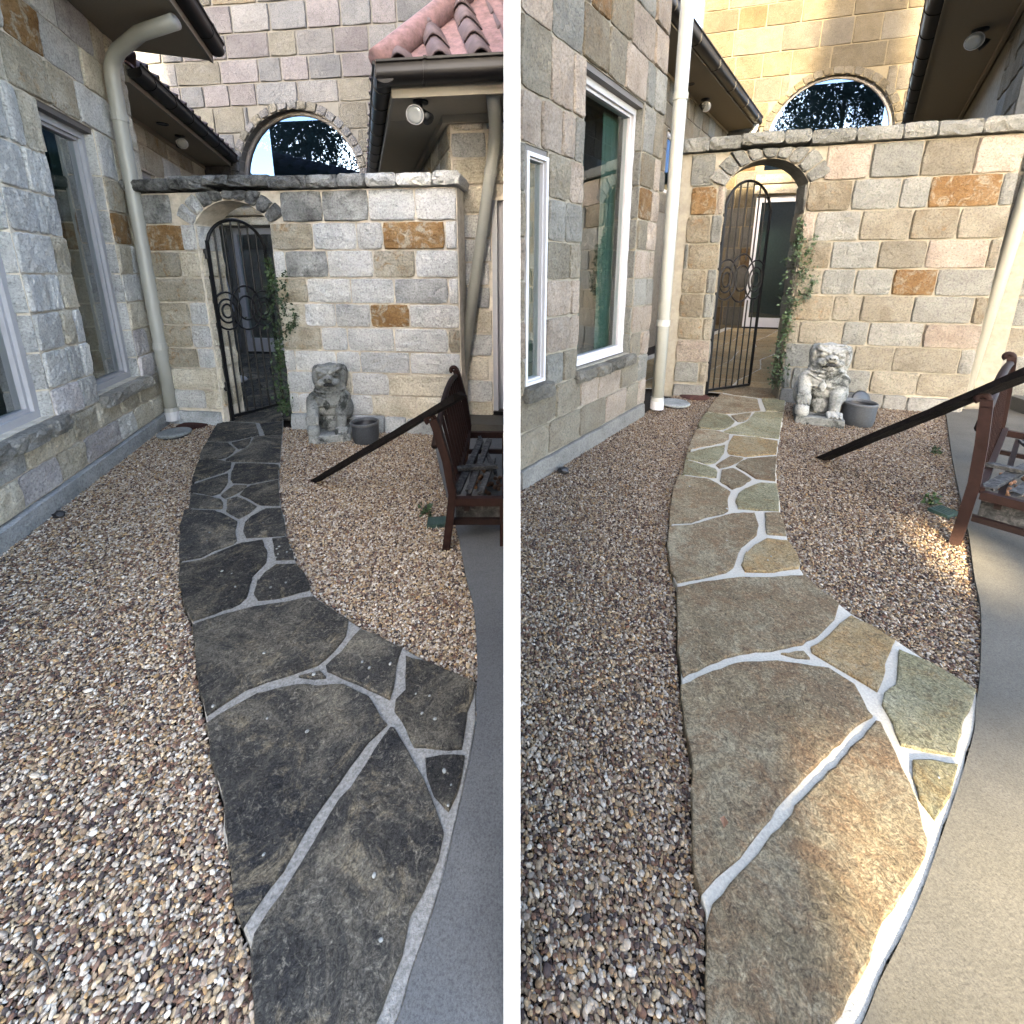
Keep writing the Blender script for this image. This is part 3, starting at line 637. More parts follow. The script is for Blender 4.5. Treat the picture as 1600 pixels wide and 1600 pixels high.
def build_garden(k):
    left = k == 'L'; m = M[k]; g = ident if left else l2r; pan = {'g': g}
    where = 'in the left garden with blackened path' if left else 'in the right garden with cleaned path'
    short = 'left garden' if left else 'right garden'
    # lattice: O corner of house and garden wall, eW along the garden wall, eD into depth
    O = G(262, 657) if left else G(1050, 614); eW = -vpd(-5200) if left else -vpd(-1846); eD = vpd(565) if left else vpd(1364)
    C = G(26, 833) if left else G(813, 759)
    WF = Face(O, eW, -O); WF.sm = ([0, .7, 1.506, 3.307], [0, .7, 1.506, 3.307] if left else [0, .42, 1.31, 3.275])
    WF.zm = ([0, .15, 2.378, 2.5], [0, .15, 2.378, 2.5] if left else [0, .155, 3.03, 3.19])
    LF = Face(C, eD, -C if left else (1, -1)); 
    if left: LF.n = LF.n if LF.n[0] > 0 else -LF.n
    else: LF.n = LF.n if LF.n[0] > 0 else -LF.n
    LF.sm = ([.6, 1.17, 1.96, 2.385], [.6, 1.17, 1.96, 2.385] if left else [.31, .80, 1.92, 3.46])
    LF.zm = ([0, .113, .6, 2.86, 4], [0, .113, .6, 2.86, 4] if left else [0, .134, .785, 3.167, 4.4])
    pan['WF'], pan['LF'] = WF, LF
    def A3(a, b, z): q = O+eW*a+eD*b; return np.array([q[0], q[1], z])
    # --- ground surfaces
    cl = [G(*g(p)) for p in smoothline(CONC, 4)]
    cl = [p for p in cl if left or p[0] < 9]
    far = [(-.006, cl[-1][1]), (-.006, cl[0][1])] if left else [(9, cl[-1][1]-.3), (9, cl[0][1]+.2)]
    pan['conc_poly'] = np.array(list(cl)+[np.array(p) for p in far])
    slab = poly_slab('driveway', pan['conc_poly'], 0.002, -.12, m['conc']); tag(slab, kind='structure')
    path = empty('flagstone_path', (0, 0, 0), 'flagstone path blackened by algae with pale mortar joints' if left else 'freshly cleaned olive flagstone path with bright white mortar joints', 'path')
    path['kind'] = 'structure'
    for q in ('category', 'label'): pass
    del path['category']
    ol = densify([G(*g(p)) for p in [(x+4, y) for x, y in OUT_L]+OUT_R], .06, .004)
    poly_slab('mortar_bed', ol, -.004, -.05, m['grout'], path, cham=.004)
    for i, s in enumerate(STONES):
        P = densify([G(*g(p)) for p in s], .035, .0022)
        mm = m['flag']
        if not left and i in (17, 20): mm = m['flag_warm']
        if not left and i in (2, 4, 5, 11, 14, 21, 22, 8): mm = m['flag_green']
        if not left and i == 7: mm = m['flag_warm']
        poly_slab('flagstone', P, .009+random.uniform(-.0015, .0015), -.048, mm, path, cham=.004, jit=.0004)
    pan['gbox'] = (-4.3, -.02, .30, 4.85) if left else (.02, 5.2, .30, 6.2)
    gravel('gravel', pan, m['peb'], 'mixed tan, brown and white river pebbles around the %s path' % ('blackened' if left else 'cleaned'))
    # --- garden wall
    gw = empty('garden_wall', V3(A3(1.6, 0, 0)), ('limestone block garden wall with black algae stains round its arched gateway' if left else 'clean warm limestone block garden wall with arched gateway, free of stains'), 'wall')
    S = lambda a: interp(a, *WF.sm); Z = lambda z: interp(z, *WF.zm)
    xl, xr = S(.70), S(1.506); cx = (xl+xr)/2; hw = (xr-xl)/2; zs = Z(2.085); zc = Z(2.30); rise = zc-zs
    R_ = (hw*hw+rise*rise)/(2*rise); zo = zc-R_; th = math.asin(hw/R_)
    xe = S(3.307)+(.07 if left else 0); zt = Z(2.378)
    prof = [(0-.15, -.1), (-.15, zt), (xe, zt), (xe, -.1), (xr, -.1)]+[(cx+R_*math.sin(t), zo+R_*math.cos(t)) for t in np.linspace(th, -th, 13)]+[(xl, -.1)]
    thick = .32 if left else .36
    V = [WF.at(x, z, 0) for x, z in prof]+[WF.at(x, z, -thick) for x, z in prof]; n = len(prof)
    fcs = [tuple(range(n))[::-1], tuple(range(n, 2*n))]+[(i, (i+1) % n, n+(i+1) % n, n+i) for i in range(n)]
    mk('mortar_core', V, fcs, m['mortar'], gw)
    wts = {'grey': 5, 'white': 2, 'cream': 3, 'mauve': 1} if not left else {'grey': 5, 'white': 5, 'cream': 2.5}
    for rows, ia, ib in ((W_RIGHT, 2, 3), (W_LEFT, 0, 1)):
        for ri, (z0, z1, v, js, over) in enumerate(rows):
            e = WR(v); a0, a1 = ((xr, xe) if ia == 2 else (0.0, xl))
            J = [a0+(x-e[ia])/(e[ib]-e[ia])*(a1-a0) for x in js]
            if ri == 0 and ia == 2: J = [xr+(x-e[2])/(e[3]-e[2])*(xe-xr) for x in js]
            if ri or ia == 0: J[0] = a0
            if ri: J[-1] = a1
            elif ia == 2: J[-1] = a1
            J = [min(max(q, a0), a1) for q in J]
            w2 = wts
            if left and ri == 0: w2 = {'black': 5, 'grey': 3}
            ov = dict(over)
            if left and ri == 0 and ia == 2: ov.update({0: 'black', 1: 'black', 2: 'grey', 3: 'white'})
            if left and ri == 1 and ia == 2: ov[1] = 'grey'
            if left and ri == 2 and ia == 2: ov[1] = 'black'
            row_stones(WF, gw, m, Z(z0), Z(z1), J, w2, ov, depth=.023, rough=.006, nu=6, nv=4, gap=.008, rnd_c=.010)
    # arch stones
    na = 9
    for i in range(na):
        t0, t1 = -th-.05+(2*th+.1)*i/na, -th-.05+(2*th+.1)*(i+1)/na
        r0, r1 = R_+.004, R_+random.uniform(.17, .21)*(1 if left else 1.2)
        p = lambda r, t: (cx+r*math.sin(t), min(zo+r*math.cos(t), zt+.015))
        stone(WF, [p(r0, t0), p(r0, t1), p(r1, t1), p(r1, t0)], gw, m[('coping' if i > 3 else 'black') if left and i > 1 else 'grey'], depth=.035, rough=.008, nu=3, nv=3, name='arch_stone', rnd_c=.01, gap=.007)
    # stones lining the gateway
    for z0, z1 in zip([.157, .376, .611, .834, 1.077, 1.314, 1.561, 1.824], [.376, .611, .834, 1.077, 1.314, 1.561, 1.824, 2.084]):
        for (x, sgn) in ((xl, 1), (xr, -1)):
            q = O+eW*x; JF = Face(q, -WF.n[:2], (eW*sgn)); JF.P[2] = 0
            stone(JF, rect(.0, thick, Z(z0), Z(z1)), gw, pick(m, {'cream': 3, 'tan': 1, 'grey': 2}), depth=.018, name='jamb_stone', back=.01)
    # coping
    a = -.12; 
    while a < xe-.02:
        w = random.uniform(.24, .42)*(1 if left else 1.1)
        if xe+.05-a-w < .14: w = xe+.05-a
        mid = a+w/2; hump = .05*math.exp(-((mid-cx)/.38)**2) if left else .05*math.exp(-((mid-cx)/.4)**2)
        za, zb = zt+.004+hump*.9, Z(2.5)+hump*.55+random.uniform(-.012, .012)
        mt = m['coping'] if (left and mid < xe*.72) else m['white' if left and random.random() < .7 else 'grey']
        CF = Face(O+WF.n[:2]*.05, eW, -O); 
        stone(CF, rect(a, a+w, za, zb), gw, mt, depth=.028, rough=.012, nu=7, nv=3, name='coping_stone', back=thick+.12, gap=.003, rnd_c=.012)
        a += w
    # foundation
    for a0, a1, ht in ((0, xl-.02, .13), (xr, S(2.55), .155), (S(2.55), S(2.78), .15), (S(2.78), xe-.03, .14)):
        stone(WF, rect(a0, a1, -.06, Z(ht)), gw, m['found'], depth=.045, nu=7, nv=2, rough=.003, name='foundation', gap=.002)
    # --- gate
    gp0 = G(344, 640) if left else G(1127, 598); gp1 = G(407, 631) if left else G(1192, 584)
    gd = unit(gp1-gp0); gl = float(np.linalg.norm(gp1-gp0)); gl = min(gl, .62 if left else .9)
    if not left: gd = unit(eW*.60+eD*.80); gl = .82
    if left: gd = unit(eW*.62+eD*.78); gl = .62
    gb = O+eW*(xl+.03)-WF.n[:2]*.08
    gate = empty('garden_gate', (gb[0], gb[1], .03), 'black iron arched ring-pattern gate ajar in the %s' % ('blackened garden wall' if left else 'clean garden wall'), 'gate', 'arched iron gates')
    def gpt(x, z): return np.array([gb[0]+gd[0]*x, gb[1]+gd[1]*x, z])
    zg0 = .05; zmid = Z(1.82); ztop = Z(2.16); r = .014
    top = lambda x: zmid+(ztop-zmid)*math.sin(math.acos(max(-1, min(1, (x/gl*2-1)*.97))))
    mb = MB(); mb.bar(gpt(0, 0), gpt(0, top(0)+.03), .034, .034, gd.tolist()+[0]); mb.bar(gpt(gl, zg0), gpt(gl, top(gl)), .026, .026, gd.tolist()+[0])
    mb.bar(gpt(0, zg0), gpt(gl, zg0), .026, .03)
    mb.tube([gpt(x, top(x)) for x in np.linspace(0, gl, 18)], .017, 8); mb.build('gate_frame', M['iron'], gate)
    zr0, zr1 = Z(1.0), Z(1.42); nb = 7
    for i in range(1, nb):
        x = gl*i/nb
        MB().tube([gpt(x, zg0), gpt(x, zr0)], .0095, 6).build('bar', M['iron'], gate)
        MB().tube([gpt(x, zr1-.02), gpt(x, top(x))], .0095, 6).build('bar', M['iron'], gate)
    zrm = (zr0+zr1)/2; rz = (zr1-zr0)/2
    for c_, rr, dz in ((.18, (.34, .60, .95), 0), (.52, (.62, 1.15), .02), (.84, (.34, .60, .95), 0)):
        for q in rr:
            rad_x = gl*.235*q/.95 if q <= .95 else gl*.27; pts = []
            for t in np.linspace(0, 2*math.pi, 25):
                x = gl*c_+rad_x*math.cos(t); x = min(max(x, .0), gl); pts.append(gpt(x, zrm+dz+rz*q*math.sin(t)))
            MB().tube(pts, .011, 7, cap=False).build('ring', M['iron'], gate, True)
    for z in (.35, Z(1.75)): MB().tube([gpt(-.012, z), gpt(-.012, z+.1)], .028, 8).build('hinge', M['iron'], gate)
    # --- near house: wall with two tall windows
    sE = onp(C, eD, 205, 170)[0]-.05 if left else onp(C, eD, 1041, 120)[0]
    zsoff = onp(C, eD, 200, 92)[1]+.02 if left else 6.3
    s0 = -2.2 if left else -.03
    hs = empty('stone_house', V3(LF.at(1, 0, -1)), ('pale grey limestone house with tall windows left of the blackened path' if left else 'pinkish beige limestone house with tall windows left of the cleaned path'), 'house')
    LS = lambda a: interp(a, *LF.sm); LZ = lambda z: interp(z, *LF.zm)
    w1 = (s0-.5 if not left else -.9, LS(.6)); w2 = (LS(1.17), LS(1.96)); wz = (LZ(.60), LZ(2.86))
    if not left: w1 = (.035, LS(.6))
    ztopL = zsoff
    t1 = wz[1] if left else LZ(2.17)
    wall_core(LF, hs, m['mortar'], s0, sE, -.1, ztopL, [(max(w1[0], s0-.01), w1[1], wz[0], t1), (w2[0], w2[1], *wz)], .16 if left else .05, 'wall')
    mb = MB(); plate(mb, LF, sE-.02, sE, -.1, ztopL, -3.2 if left else -1.6, -.16); mb.build('end_wall', m['mortar'], hs)
    rows = [LZ(z) for z in L_ROWS if LZ(z) < ztopL]+[ztopL]
    lw = {'white': 7, 'grey': 2, 'cream': 5, 'mauve': 1.5} if left else {'mauve': 9, 'cream': 2.5, 'white': 2, 'grey': .4}
    kw = dict(depth=.016, rough=.005, nu=6, nv=5, gap=.007, rnd_c=.010)
    for ri in range(len(rows)-1):
        z0, z1 = rows[ri], rows[ri+1]; zc_ = (z0+z1)/2
        if wz[0] < zc_ < wz[1]:
            segs = [(w1[1], w2[0]), (w2[1], sE)]
            if zc_ > t1: segs[0] = (s0, w2[0])
            elif w1[0] > s0: segs.insert(0, (s0, w1[0]))
        else: segs = [(s0, sE)]
        for a0, a1 in segs:
            W_ = a1-a0; J = [a0]; lo, hi = ((.22, .36) if W_ < 1 else (.3, .58))
            if left and W_ < .7: lo, hi = .2, .34
            while a1-J[-1] > hi*1.15: J.append(J[-1]+random.uniform(lo, hi))
            if a1-J[-1] > hi*.8: J.append(J[-1]+(a1-J[-1])*random.choice((.42, .58)))
            J.append(a1)
            ov = {}
            if ri == len(rows)-5 and W_ > 1 and not left: ov[len(J)//2] = 'tan'
            for i in range(len(J)-1):
                mid_ = (J[i]+J[i+1])/2
                if 9 <= ri <= 11 and w2[0]-.2 < mid_ < w2[0]+.45 and W_ > 1: ov[i] = 'tan' if ri < 11 else 'orange'
                if W_ < 1.6 and a0 == w2[1] and ri in (7, 8) and i == 0: ov[i] = 'orange' if ri == 7 else 'tan'
                if ri <= 1 and random.random() < .5: ov[i] = 'cream'
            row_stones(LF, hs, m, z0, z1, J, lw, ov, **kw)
    stone(LF, rect(s0, sE-.05 if not left else 2.36, -.06, rows[0]-.004), hs, m['found'], depth=.05, nu=24, nv=2, rough=.003, name='foundation', gap=.001)
    for (a0, a1, zt1) in ((*w1, t1), (*w2, wz[1])):
        near_ = (not left) and a0 < .2      # jamb stones and rough sills
        for (x, sgn) in (((a0, 1), (a1, -1)) if not near_ else ((a1, -1),)):
            q = LF.P+LF.e*x; JF = Face(q[:2], -LF.n[:2], LF.e[:2]*sgn)
            for z0, z1 in zip(rows, rows[1:]):
                if wz[0] < (z0+z1)/2 < zt1: stone(JF, rect(-.004, .13, z0, z1), hs, m['grey'], depth=.012, name='jamb_stone', nu=2, back=.008, gap=.006, rnd_c=.004)
        a = max(a0, s0)-.03
        while a < a1:
            w = random.uniform(.22, .36); w = a1+.06-a if a1+.06-a-w < .15 else w
            stone(LF, rect(a, a+w, wz[0]-.125, wz[0]-.004), hs, m['sill'], depth=.07, rough=.012, nu=7, nv=3, name='window_sill', back=.02, gap=.002, rnd_c=.010)
            a += w
        mb = MB(); plate(mb, LF, a0+.002, a1-.002, zt1-.045, zt1+.004, -.13 if not near_ else -.05, -.01); mb.build('window_head', M['lead'], hs)
        c_ = (a1-(a1-a0)*.34, a1-.07)
        window(LF, hs, a0+.008, a1-.008, wz[0]+.0, zt1-.045, rec=.03 if near_ else .115, fw=.026 if near_ else .055, curtain=None if near_ else c_, room=1.6 if left else (0 if near_ else .45), side=.3 if left else .0)
    # down pipe on the near house
    ps = (2.26 if left else onp(C, eD, 1034, 330)[0])
    pr = .062 if left else .068; off = .03+pr+.012
    ze0 = zsoff
    if left:
        zt_ = ze0-.34
        pts = [LF.at(ps, .04, off), LF.at(ps, 1, off), LF.at(ps, zt_, off)]
        pts[-1] = LF.at(ps, zt_-.12, off)
        pts += [LF.at(ps-.005, zt_-.03, off+.012), LF.at(ps-.03, zt_+.04, off+.05), LF.at(ps-.08, zt_+.09, off+.11), LF.at(ps-.26, ze0-.15, off+.36), LF.at(ps-.44, ze0-.09, .80)]
    else: pts = [LF.at(ps, .04, off), LF.at(ps, 2, off), LF.at(ps, 6.2, off)]
    dp = MB().tube(pts, pr, 16).build('downpipe', M['pipe'], hs, True)
    for z in (.14, Z(.83)+.02, LZ(3.05)):
        MB().tube([LF.at(ps, z-.035, off), LF.at(ps, z+.035, off)], pr+.008, 16).build('pipe_collar', M['pipe'], dp)
    MB().tube([LF.at(ps, .03, off), LF.at(ps, .13, off)], pr+.010, 16).build('pipe_shoe', M['vinyl'], dp)
    # eave of the near house
    ov_ = .80 if left else .8; ze = zsoff
    mb = MB(); mb.box(LF.at(s0, ze, -.1), LF.e*(sE+.02-s0), LF.n*(ov_+.1), np.array([0, 0, .05])); mb.build('soffit', M['soffit'], hs)
    mb = MB(); mb.box(LF.at(s0, ze-.015, ov_), LF.e*(sE+.03-s0), LF.n*.03, np.array([0, 0, .2])); mb.build('fascia', M['fascia'], hs)
    mb = MB(); gutter(mb, LF.at(s0, ze+.12, ov_+.03), LF.at(sE+.04, ze+.12, ov_+.03), LF.n, .075, 5); autosm(mb.build('gutter', M['gutter'], hs))
    mb = MB(); mb.box(LF.at(s0, ze+.22, ov_+.03), LF.e*(sE+.06-s0), -LF.n*3.4+np.array([0, 0, .12]), np.array([0, 0, .06])); mb.build('roof', M['tile'], hs)
    # --- rear tower wall with half-round window and glazed door
    T = G(400, 552) if left else G(1200, 513)
    TF = Face(T, eW, -T); on = lambda u, v: onp(T, eW, u, v)
    tw = empty('stone_tower', V3(TF.at(1, 0, -.5)), ('shaded pale stone rear building with half-round window above the stained gateway' if left else 'sunlit golden stone rear building with half-round window above the clean garden wall'), 'building')
    ta0 = on(265, 110)[0]-1.3 if left else on(1097, 60)[0]
    ta1 = (-.03-T[0])/eW[0] if left else 8.; tz = 7.2 if left else 11.2
    cc, zcc = on(468, 282) if left else on(1295, 213); ra = on(564, 282)[0]-cc if left else on(1396, 213)[0]-cc
    zb_ = 2.95 if left else 4.45
    d0, d1 = (on(366, 450)[0], on(437, 450)[0]) if left else (on(1172, 400)[0], on(1250, 400)[0]); dz = on(400, 355)[1] if left else on(1210, 305)[1]
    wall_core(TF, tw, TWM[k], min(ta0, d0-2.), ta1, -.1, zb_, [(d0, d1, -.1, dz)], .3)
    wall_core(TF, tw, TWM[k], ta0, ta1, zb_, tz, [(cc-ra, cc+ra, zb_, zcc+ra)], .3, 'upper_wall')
    mb = MB(); ns = 20
    for i in range(ns):
        t0, t1 = math.pi*i/ns, math.pi*(i+1)/ns
        p0, p1 = (cc+ra*math.cos(t0), zcc+ra*math.sin(t0)), (cc+ra*math.cos(t1), zcc+ra*math.sin(t1))
        V = [TF.at(*p0, 0), TF.at(p0[0], zcc+ra, 0), TF.at(p1[0], zcc+ra, 0), TF.at(*p1, 0)]; V += [v-TF.n*.3 for v in V]
        mb.add(V, [(0, 1, 2, 3), (4, 7, 6, 5), (0, 3, 7, 4)])
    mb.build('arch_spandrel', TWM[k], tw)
    rs = .16 if left else .2
    def skip(b0, b1, z0, z1):
        zm = (z0+z1)/2; R2 = ra+rs
        if zm < zb_ and b1 > d0-.02 and b0 < d1+.02 and z0 < dz+(.36 if left else .6):
            out = []
            if b0 < d0-.02: out.append((b0, min(b1, d0)))
            if b1 > d1+.02: out.append((max(b0, d1), b1))
            return [q for q in out if q[1]-q[0] > .06]
        hz = max(0, zm-zcc)
        if (zm > zcc+R2) or zm < zb_: return [(b0, b1)]
        hw_ = math.sqrt(max(0, R2*R2-hz*hz)); out = []
        if b0 < cc-hw_: out.append((b0, min(b1, cc-hw_)))
        if b1 > cc+hw_: out.append((max(b0, cc+hw_), b1))
        return [q for q in out if q[1]-q[0] > .06]
    tw_w = {'white': 4, 'grey': 4, 'mauve': 5, 'cream': 2, 'tan': .8} if left else {'cream': 5, 'tan': .4, 'mauve': 2.5, 'white': 1.2, 'grey': 1}
    zv = 2.0 if left else 3.2      # below this the rear wall is seen only through the gateway
    rh = .41 if left else .58; kk = dict(depth=.022, rough=.006, nu=3, nv=2, gap=.013)
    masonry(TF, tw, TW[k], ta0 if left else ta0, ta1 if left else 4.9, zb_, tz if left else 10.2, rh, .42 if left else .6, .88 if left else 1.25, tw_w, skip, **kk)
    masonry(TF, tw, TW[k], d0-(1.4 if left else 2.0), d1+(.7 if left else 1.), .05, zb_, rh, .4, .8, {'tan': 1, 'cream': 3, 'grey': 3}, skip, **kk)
    nv_ = 21
    for i in range(nv_):
        t0, t1 = math.pi*i/nv_, math.pi*(i+1)/nv_; p = lambda r, t: (cc-r*math.cos(t), zcc+r*math.sin(t)); r1 = ra+rs*random.uniform(.85, 1.05)
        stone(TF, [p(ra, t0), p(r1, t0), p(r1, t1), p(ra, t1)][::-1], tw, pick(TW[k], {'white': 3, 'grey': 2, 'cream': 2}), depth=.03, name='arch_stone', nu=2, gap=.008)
    fr = MB(); fr.tube([TF.at(cc+(ra-.03)*math.cos(t), zcc+(ra-.03)*math.sin(t), -.16) for t in np.linspace(0, math.pi, 33)], .045, 8)
    mb2 = MB()
    for i in range(32):
        t0, t1 = math.pi*i/32, math.pi*(i+1)/32
        V = [TF.at(cc+ra*math.cos(t0), zcc+ra*math.sin(t0), .0), TF.at(cc+ra*math.cos(t1), zcc+ra*math.sin(t1), .0)]; V += [V[1]-TF.n*.22, V[0]-TF.n*.22]
        mb2.add(V, [(0, 1, 2, 3)])
    fo = fr.build('arched_window', M['lead'], tw, True); mb2.build('reveal', M['lead'], fo, True)
    V = [TF.at(cc-ra, zb_, -.17), TF.at(cc+ra, zb_, -.17)]+[TF.at(cc+ra*math.cos(t), zcc+ra*math.sin(t), -.17) for t in np.linspace(0, math.pi, 33)]
    mk('arched_pane', V, [tuple(range(len(V)))], M['mirror'], fo)
    mb = MB(); plate(mb, TF, cc-ra-.3, cc+ra+.3, zb_-.3, zcc+ra+.3, -1.6, -1.55); mb.build('room', M['inside'], fo)
    # door in the rear wall
    dm = MB(); fw = .12 if left else .17
    for (x0, x1, z0, z1, dd) in ((d0, d0+fw, .02, dz, 0), (d1-fw, d1, .02, dz, 0), (d0+fw, d1-fw, dz-fw, dz, 0), (d0+fw, d1-fw, .02, .3, -.004)):
        plate(dm, TF, x0, x1, z0, z1, -.2, -.1+dd)
    do = dm.build('glazed_door', M['doorwhite'], tw)
    mk('pane', [TF.at(d0+fw, .3, -.14), TF.at(d1-fw, .3, -.14), TF.at(d1-fw, dz-fw, -.14), TF.at(d0+fw, dz-fw, -.14)], [(0, 1, 2, 3)], M['glass'], do)
    mb = MB(); plate(mb, TF, d0-.2, d1+.2, -.05, dz+.2, -1.5, -1.45); plate(mb, TF, d0-.2, d0-.15, -.05, dz+.2, -1.5, -.3); plate(mb, TF, d1+.15, d1+.2, -.05, dz+.2, -1.5, -.3); mb.build('room', M['black'], do)
    lz = dz+.03; hh = .17 if left else .27
    for j, mt in enumerate(('cream', 'tan')):
        stone(TF, rect(d0-.12, d1+.12, lz+j*hh, lz+(j+1)*hh-.01), tw, m[mt], depth=.05+.03*j, nu=10, nv=2, name='lintel', gap=.004)
    # --- rear wing between the near house and the tower
    wsp = on(318, 262)[0] if left else on(1135, 212)[0]; gs, gz = on(358, 248) if left else on(1182, 195)
    P0 = T+eW*wsp; WGF = Face(P0, eD, eW)
    tb = float(np.linalg.norm((T+eW*wsp)-(O+eW*wsp)))
    near = -(tb-.42) if left else -(tb-.5)
    wg = empty('stone_wing', V3(WGF.at(-1.5, 0, -.5)), ('low rear wing with black gutter and taupe eave over the stained wall' if left else 'low rear wing with bronze gutter and warm taupe eave over the clean wall'), 'building')
    zw = gz-.12; ov_g = float(gs-wsp)*abs(np.dot(eW, WGF.n[:2]))
    onw = lambda u, v: onp(P0, eD, u, v)
    ww = [onw(*p) for p in (((207, 245), (244, 283)) if left else ((1046, 200), (1064, 225)))]
    a_0, a_1 = sorted((ww[0][0], ww[1][0])); a_0 -= .1
    zw0, zw1 = (zw-1.3, zw-.62) if left else (zw-2.2, zw-.95)
    wall_core(WGF, wg, m['mortar'], near, -.02, -.1, zw, [(a_0, a_1, zw0, zw1)], .25)
    def skw(b0, b1, z0, z1):
        if (z0+z1)/2 > zw0 and (z0+z1)/2 < zw1 and b1 > a_0 and b0 < a_1:
            o_ = []
            if b0 < a_0: o_.append((b0, a_0))
            if b1 > a_1: o_.append((a_1, b1))
            return [q for q in o_ if q[1]-q[0] > .05]
        return [(b0, b1)]
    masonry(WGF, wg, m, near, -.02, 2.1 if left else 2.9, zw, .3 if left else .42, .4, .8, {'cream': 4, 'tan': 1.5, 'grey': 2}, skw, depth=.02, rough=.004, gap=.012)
    window(WGF, wg, a_0, a_1, zw0, zw1, rec=.1, fw=.07, room=.8)
    mb = MB(); mb.box(WGF.at(near-.1, zw, -.1), WGF.e*(-near+.1), WGF.n*(ov_g+.1), np.array([0, 0, .04])); mb.build('soffit', M['soffit'], wg)
    mb = MB(); mb.box(WGF.at(near-.1, zw-.06, .02), WGF.e*(-near+.1), WGF.n*.02, np.array([0, 0, .06])); mb.build('frieze', M['soffit'], wg)
    mb = MB(); mb.box(WGF.at(near-.1, zw-.02, ov_g), WGF.e*(-near+.1), WGF.n*.03, np.array([0, 0, .17])); mb.build('fascia', M['fascia'], wg)
    mb = MB(); gutter(mb, WGF.at(near-.1, zw+.1, ov_g+.03), WGF.at(-.02, zw+.1, ov_g+.03), WGF.n, .08 if left else .11, 7); autosm(mb.build('gutter', M['gutter'], wg))
    MB().tube([WGF.at(-.16, zw+.02, ov_g+.08), WGF.at(-.16, zw-.12, ov_g+.06), WGF.at(-.12, zw-.24, ov_g-.06), WGF.at(-.1, zw-.34, ov_g-.25)], .05 if left else .07, 12).build('downpipe', M['pipe'], wg, True)
    up = unit(-WGF.n*.91+np.array([0, 0, .42]))
    mb = MB(); mb.box(WGF.at(near-.1, zw+.15, ov_g+.06), WGF.e*(-near+1.6), up*1.1, np.array([0, 0, .02])); mb.build('roof_deck', M['pinkmortar'], wg)
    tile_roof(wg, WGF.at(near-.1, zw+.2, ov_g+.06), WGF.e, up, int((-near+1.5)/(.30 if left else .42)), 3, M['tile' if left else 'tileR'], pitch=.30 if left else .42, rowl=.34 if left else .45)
    # fittings under the wing eave
    def onz(u, v, z): q = ray(u, v); t = (z-CAM_H)/q[2]; return q*t+np.array([0, 0, CAM_H])
    q = onz(*((281, 212) if left else (1102, 155)), zw-.002)
    spotlight(q, 1.15 if left else 1.7, 'small floodlight under the rear wing eave %s' % where, yaw=.1)
    q = onz(*((254, 193) if left else (1080, 131)), zw-.002)
    MB().lathe([(0, -.004), (.05, -.004), (.055, -.012), (.07, -.012), (.07, 0)], q, 20).build('recessed_light', M['black'], wg)
    # --- right-hand house behind the end of the garden wall
    bF = .35 if left else .4; F0 = O+eD*bF; RF = Face(F0, eW, -F0)
    rc = 3.40 if left else 3.33; re = ((-.03-F0[0])/eW[0]) if left else 6.2
    if left: gz2 = onp(O+eD*-.4, eW, 587, 100)[1]; zr = gz2-.2
    else:
        zr = onp(O+eW*rc, eD, 1515, 165)[1]
        q = ray(1440, 120); t = (zr+.06-CAM_H)/q[2]; q = q[:2]*t-O; A_ = np.array([[eW[0], eD[0]], [eW[1], eD[1]]]); so_R = rc-np.linalg.solve(A_, q)[0]; print('R soffit', zr, so_R)
    rh_ = empty('stone_house', V3(RF.at(rc+.3, 0, -.5)), ('stone house corner with pink tiled roof right of the blackened path' if left else 'stone house corner under a sunlit beige soffit at the far right'), 'house')
    dr0 = onp(F0, eW, 771, 540)[0] if left else 5.2
    drz = 2.3 if left else 2.9
    wall_core(RF, rh_, m['mortar'], rc, re, -.1, zr, [(dr0, re+.01, .16, drz)] if left else [], .25)
    def skr(b0, b1, z0, z1):
        if left and z0 < drz and b1 > dr0: return [(b0, dr0)] if dr0-b0 > .05 else []
        return [(b0, b1)]
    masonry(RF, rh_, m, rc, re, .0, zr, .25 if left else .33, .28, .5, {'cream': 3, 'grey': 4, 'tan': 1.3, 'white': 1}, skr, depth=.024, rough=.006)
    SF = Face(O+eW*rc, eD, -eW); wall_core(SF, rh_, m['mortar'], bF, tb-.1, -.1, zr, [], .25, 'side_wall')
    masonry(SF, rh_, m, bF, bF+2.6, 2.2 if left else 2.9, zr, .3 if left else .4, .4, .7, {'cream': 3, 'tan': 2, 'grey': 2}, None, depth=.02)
    if left:   # white panelled door and step
        dm = MB(); plate(dm, RF, dr0, dr0+.05, .16, drz, -.12, .02); plate(dm, RF, dr0+.05, re, .16, drz, -.11, -.06)
        dobj = dm.build('panelled_door', M['doorwhite'], rh_)
        for z0 in np.arange(.26, 2.1, .33):
            pm = MB(); plate(pm, RF, dr0+.09, re-.01, z0, z0+.26, -.07, -.052); plate(pm, RF, dr0+.115, re-.02, z0+.025, z0+.235, -.052, -.045); pm.build('door_panel', M['doorwhite'], dobj)
        pm = MB(); plate(pm, RF, dr0, re, .12, .16, -.1, .05); pm.build('threshold', M['gutter'], dobj)
        st = MB(); plate(st, RF, 3.38, re, -.1, .11, -.1, .34); s_ = st.build('door_step', M['R']['conc'], rh_)
    else:
        st = MB(); plate(st, RF, 3.75, re, -.1, .16, -.1, .5); st.build('door_step', M['R']['conc'], rh_)
    # its eave, gutters and tiles
    fo_, so_ = (.75, .66) if left else (1.0, so_R)
    cA = O+eW*(rc-so_)+eD*(bF-fo_)
    def B3(a, b, z): q = O+eW*a+eD*b; return np.array([q[0], q[1], z])
    c0 = B3(rc-so_, bF-fo_, 0)
    mb = MB(); ex = np.array([*eW, 0]); ey = np.array([*eD, 0])
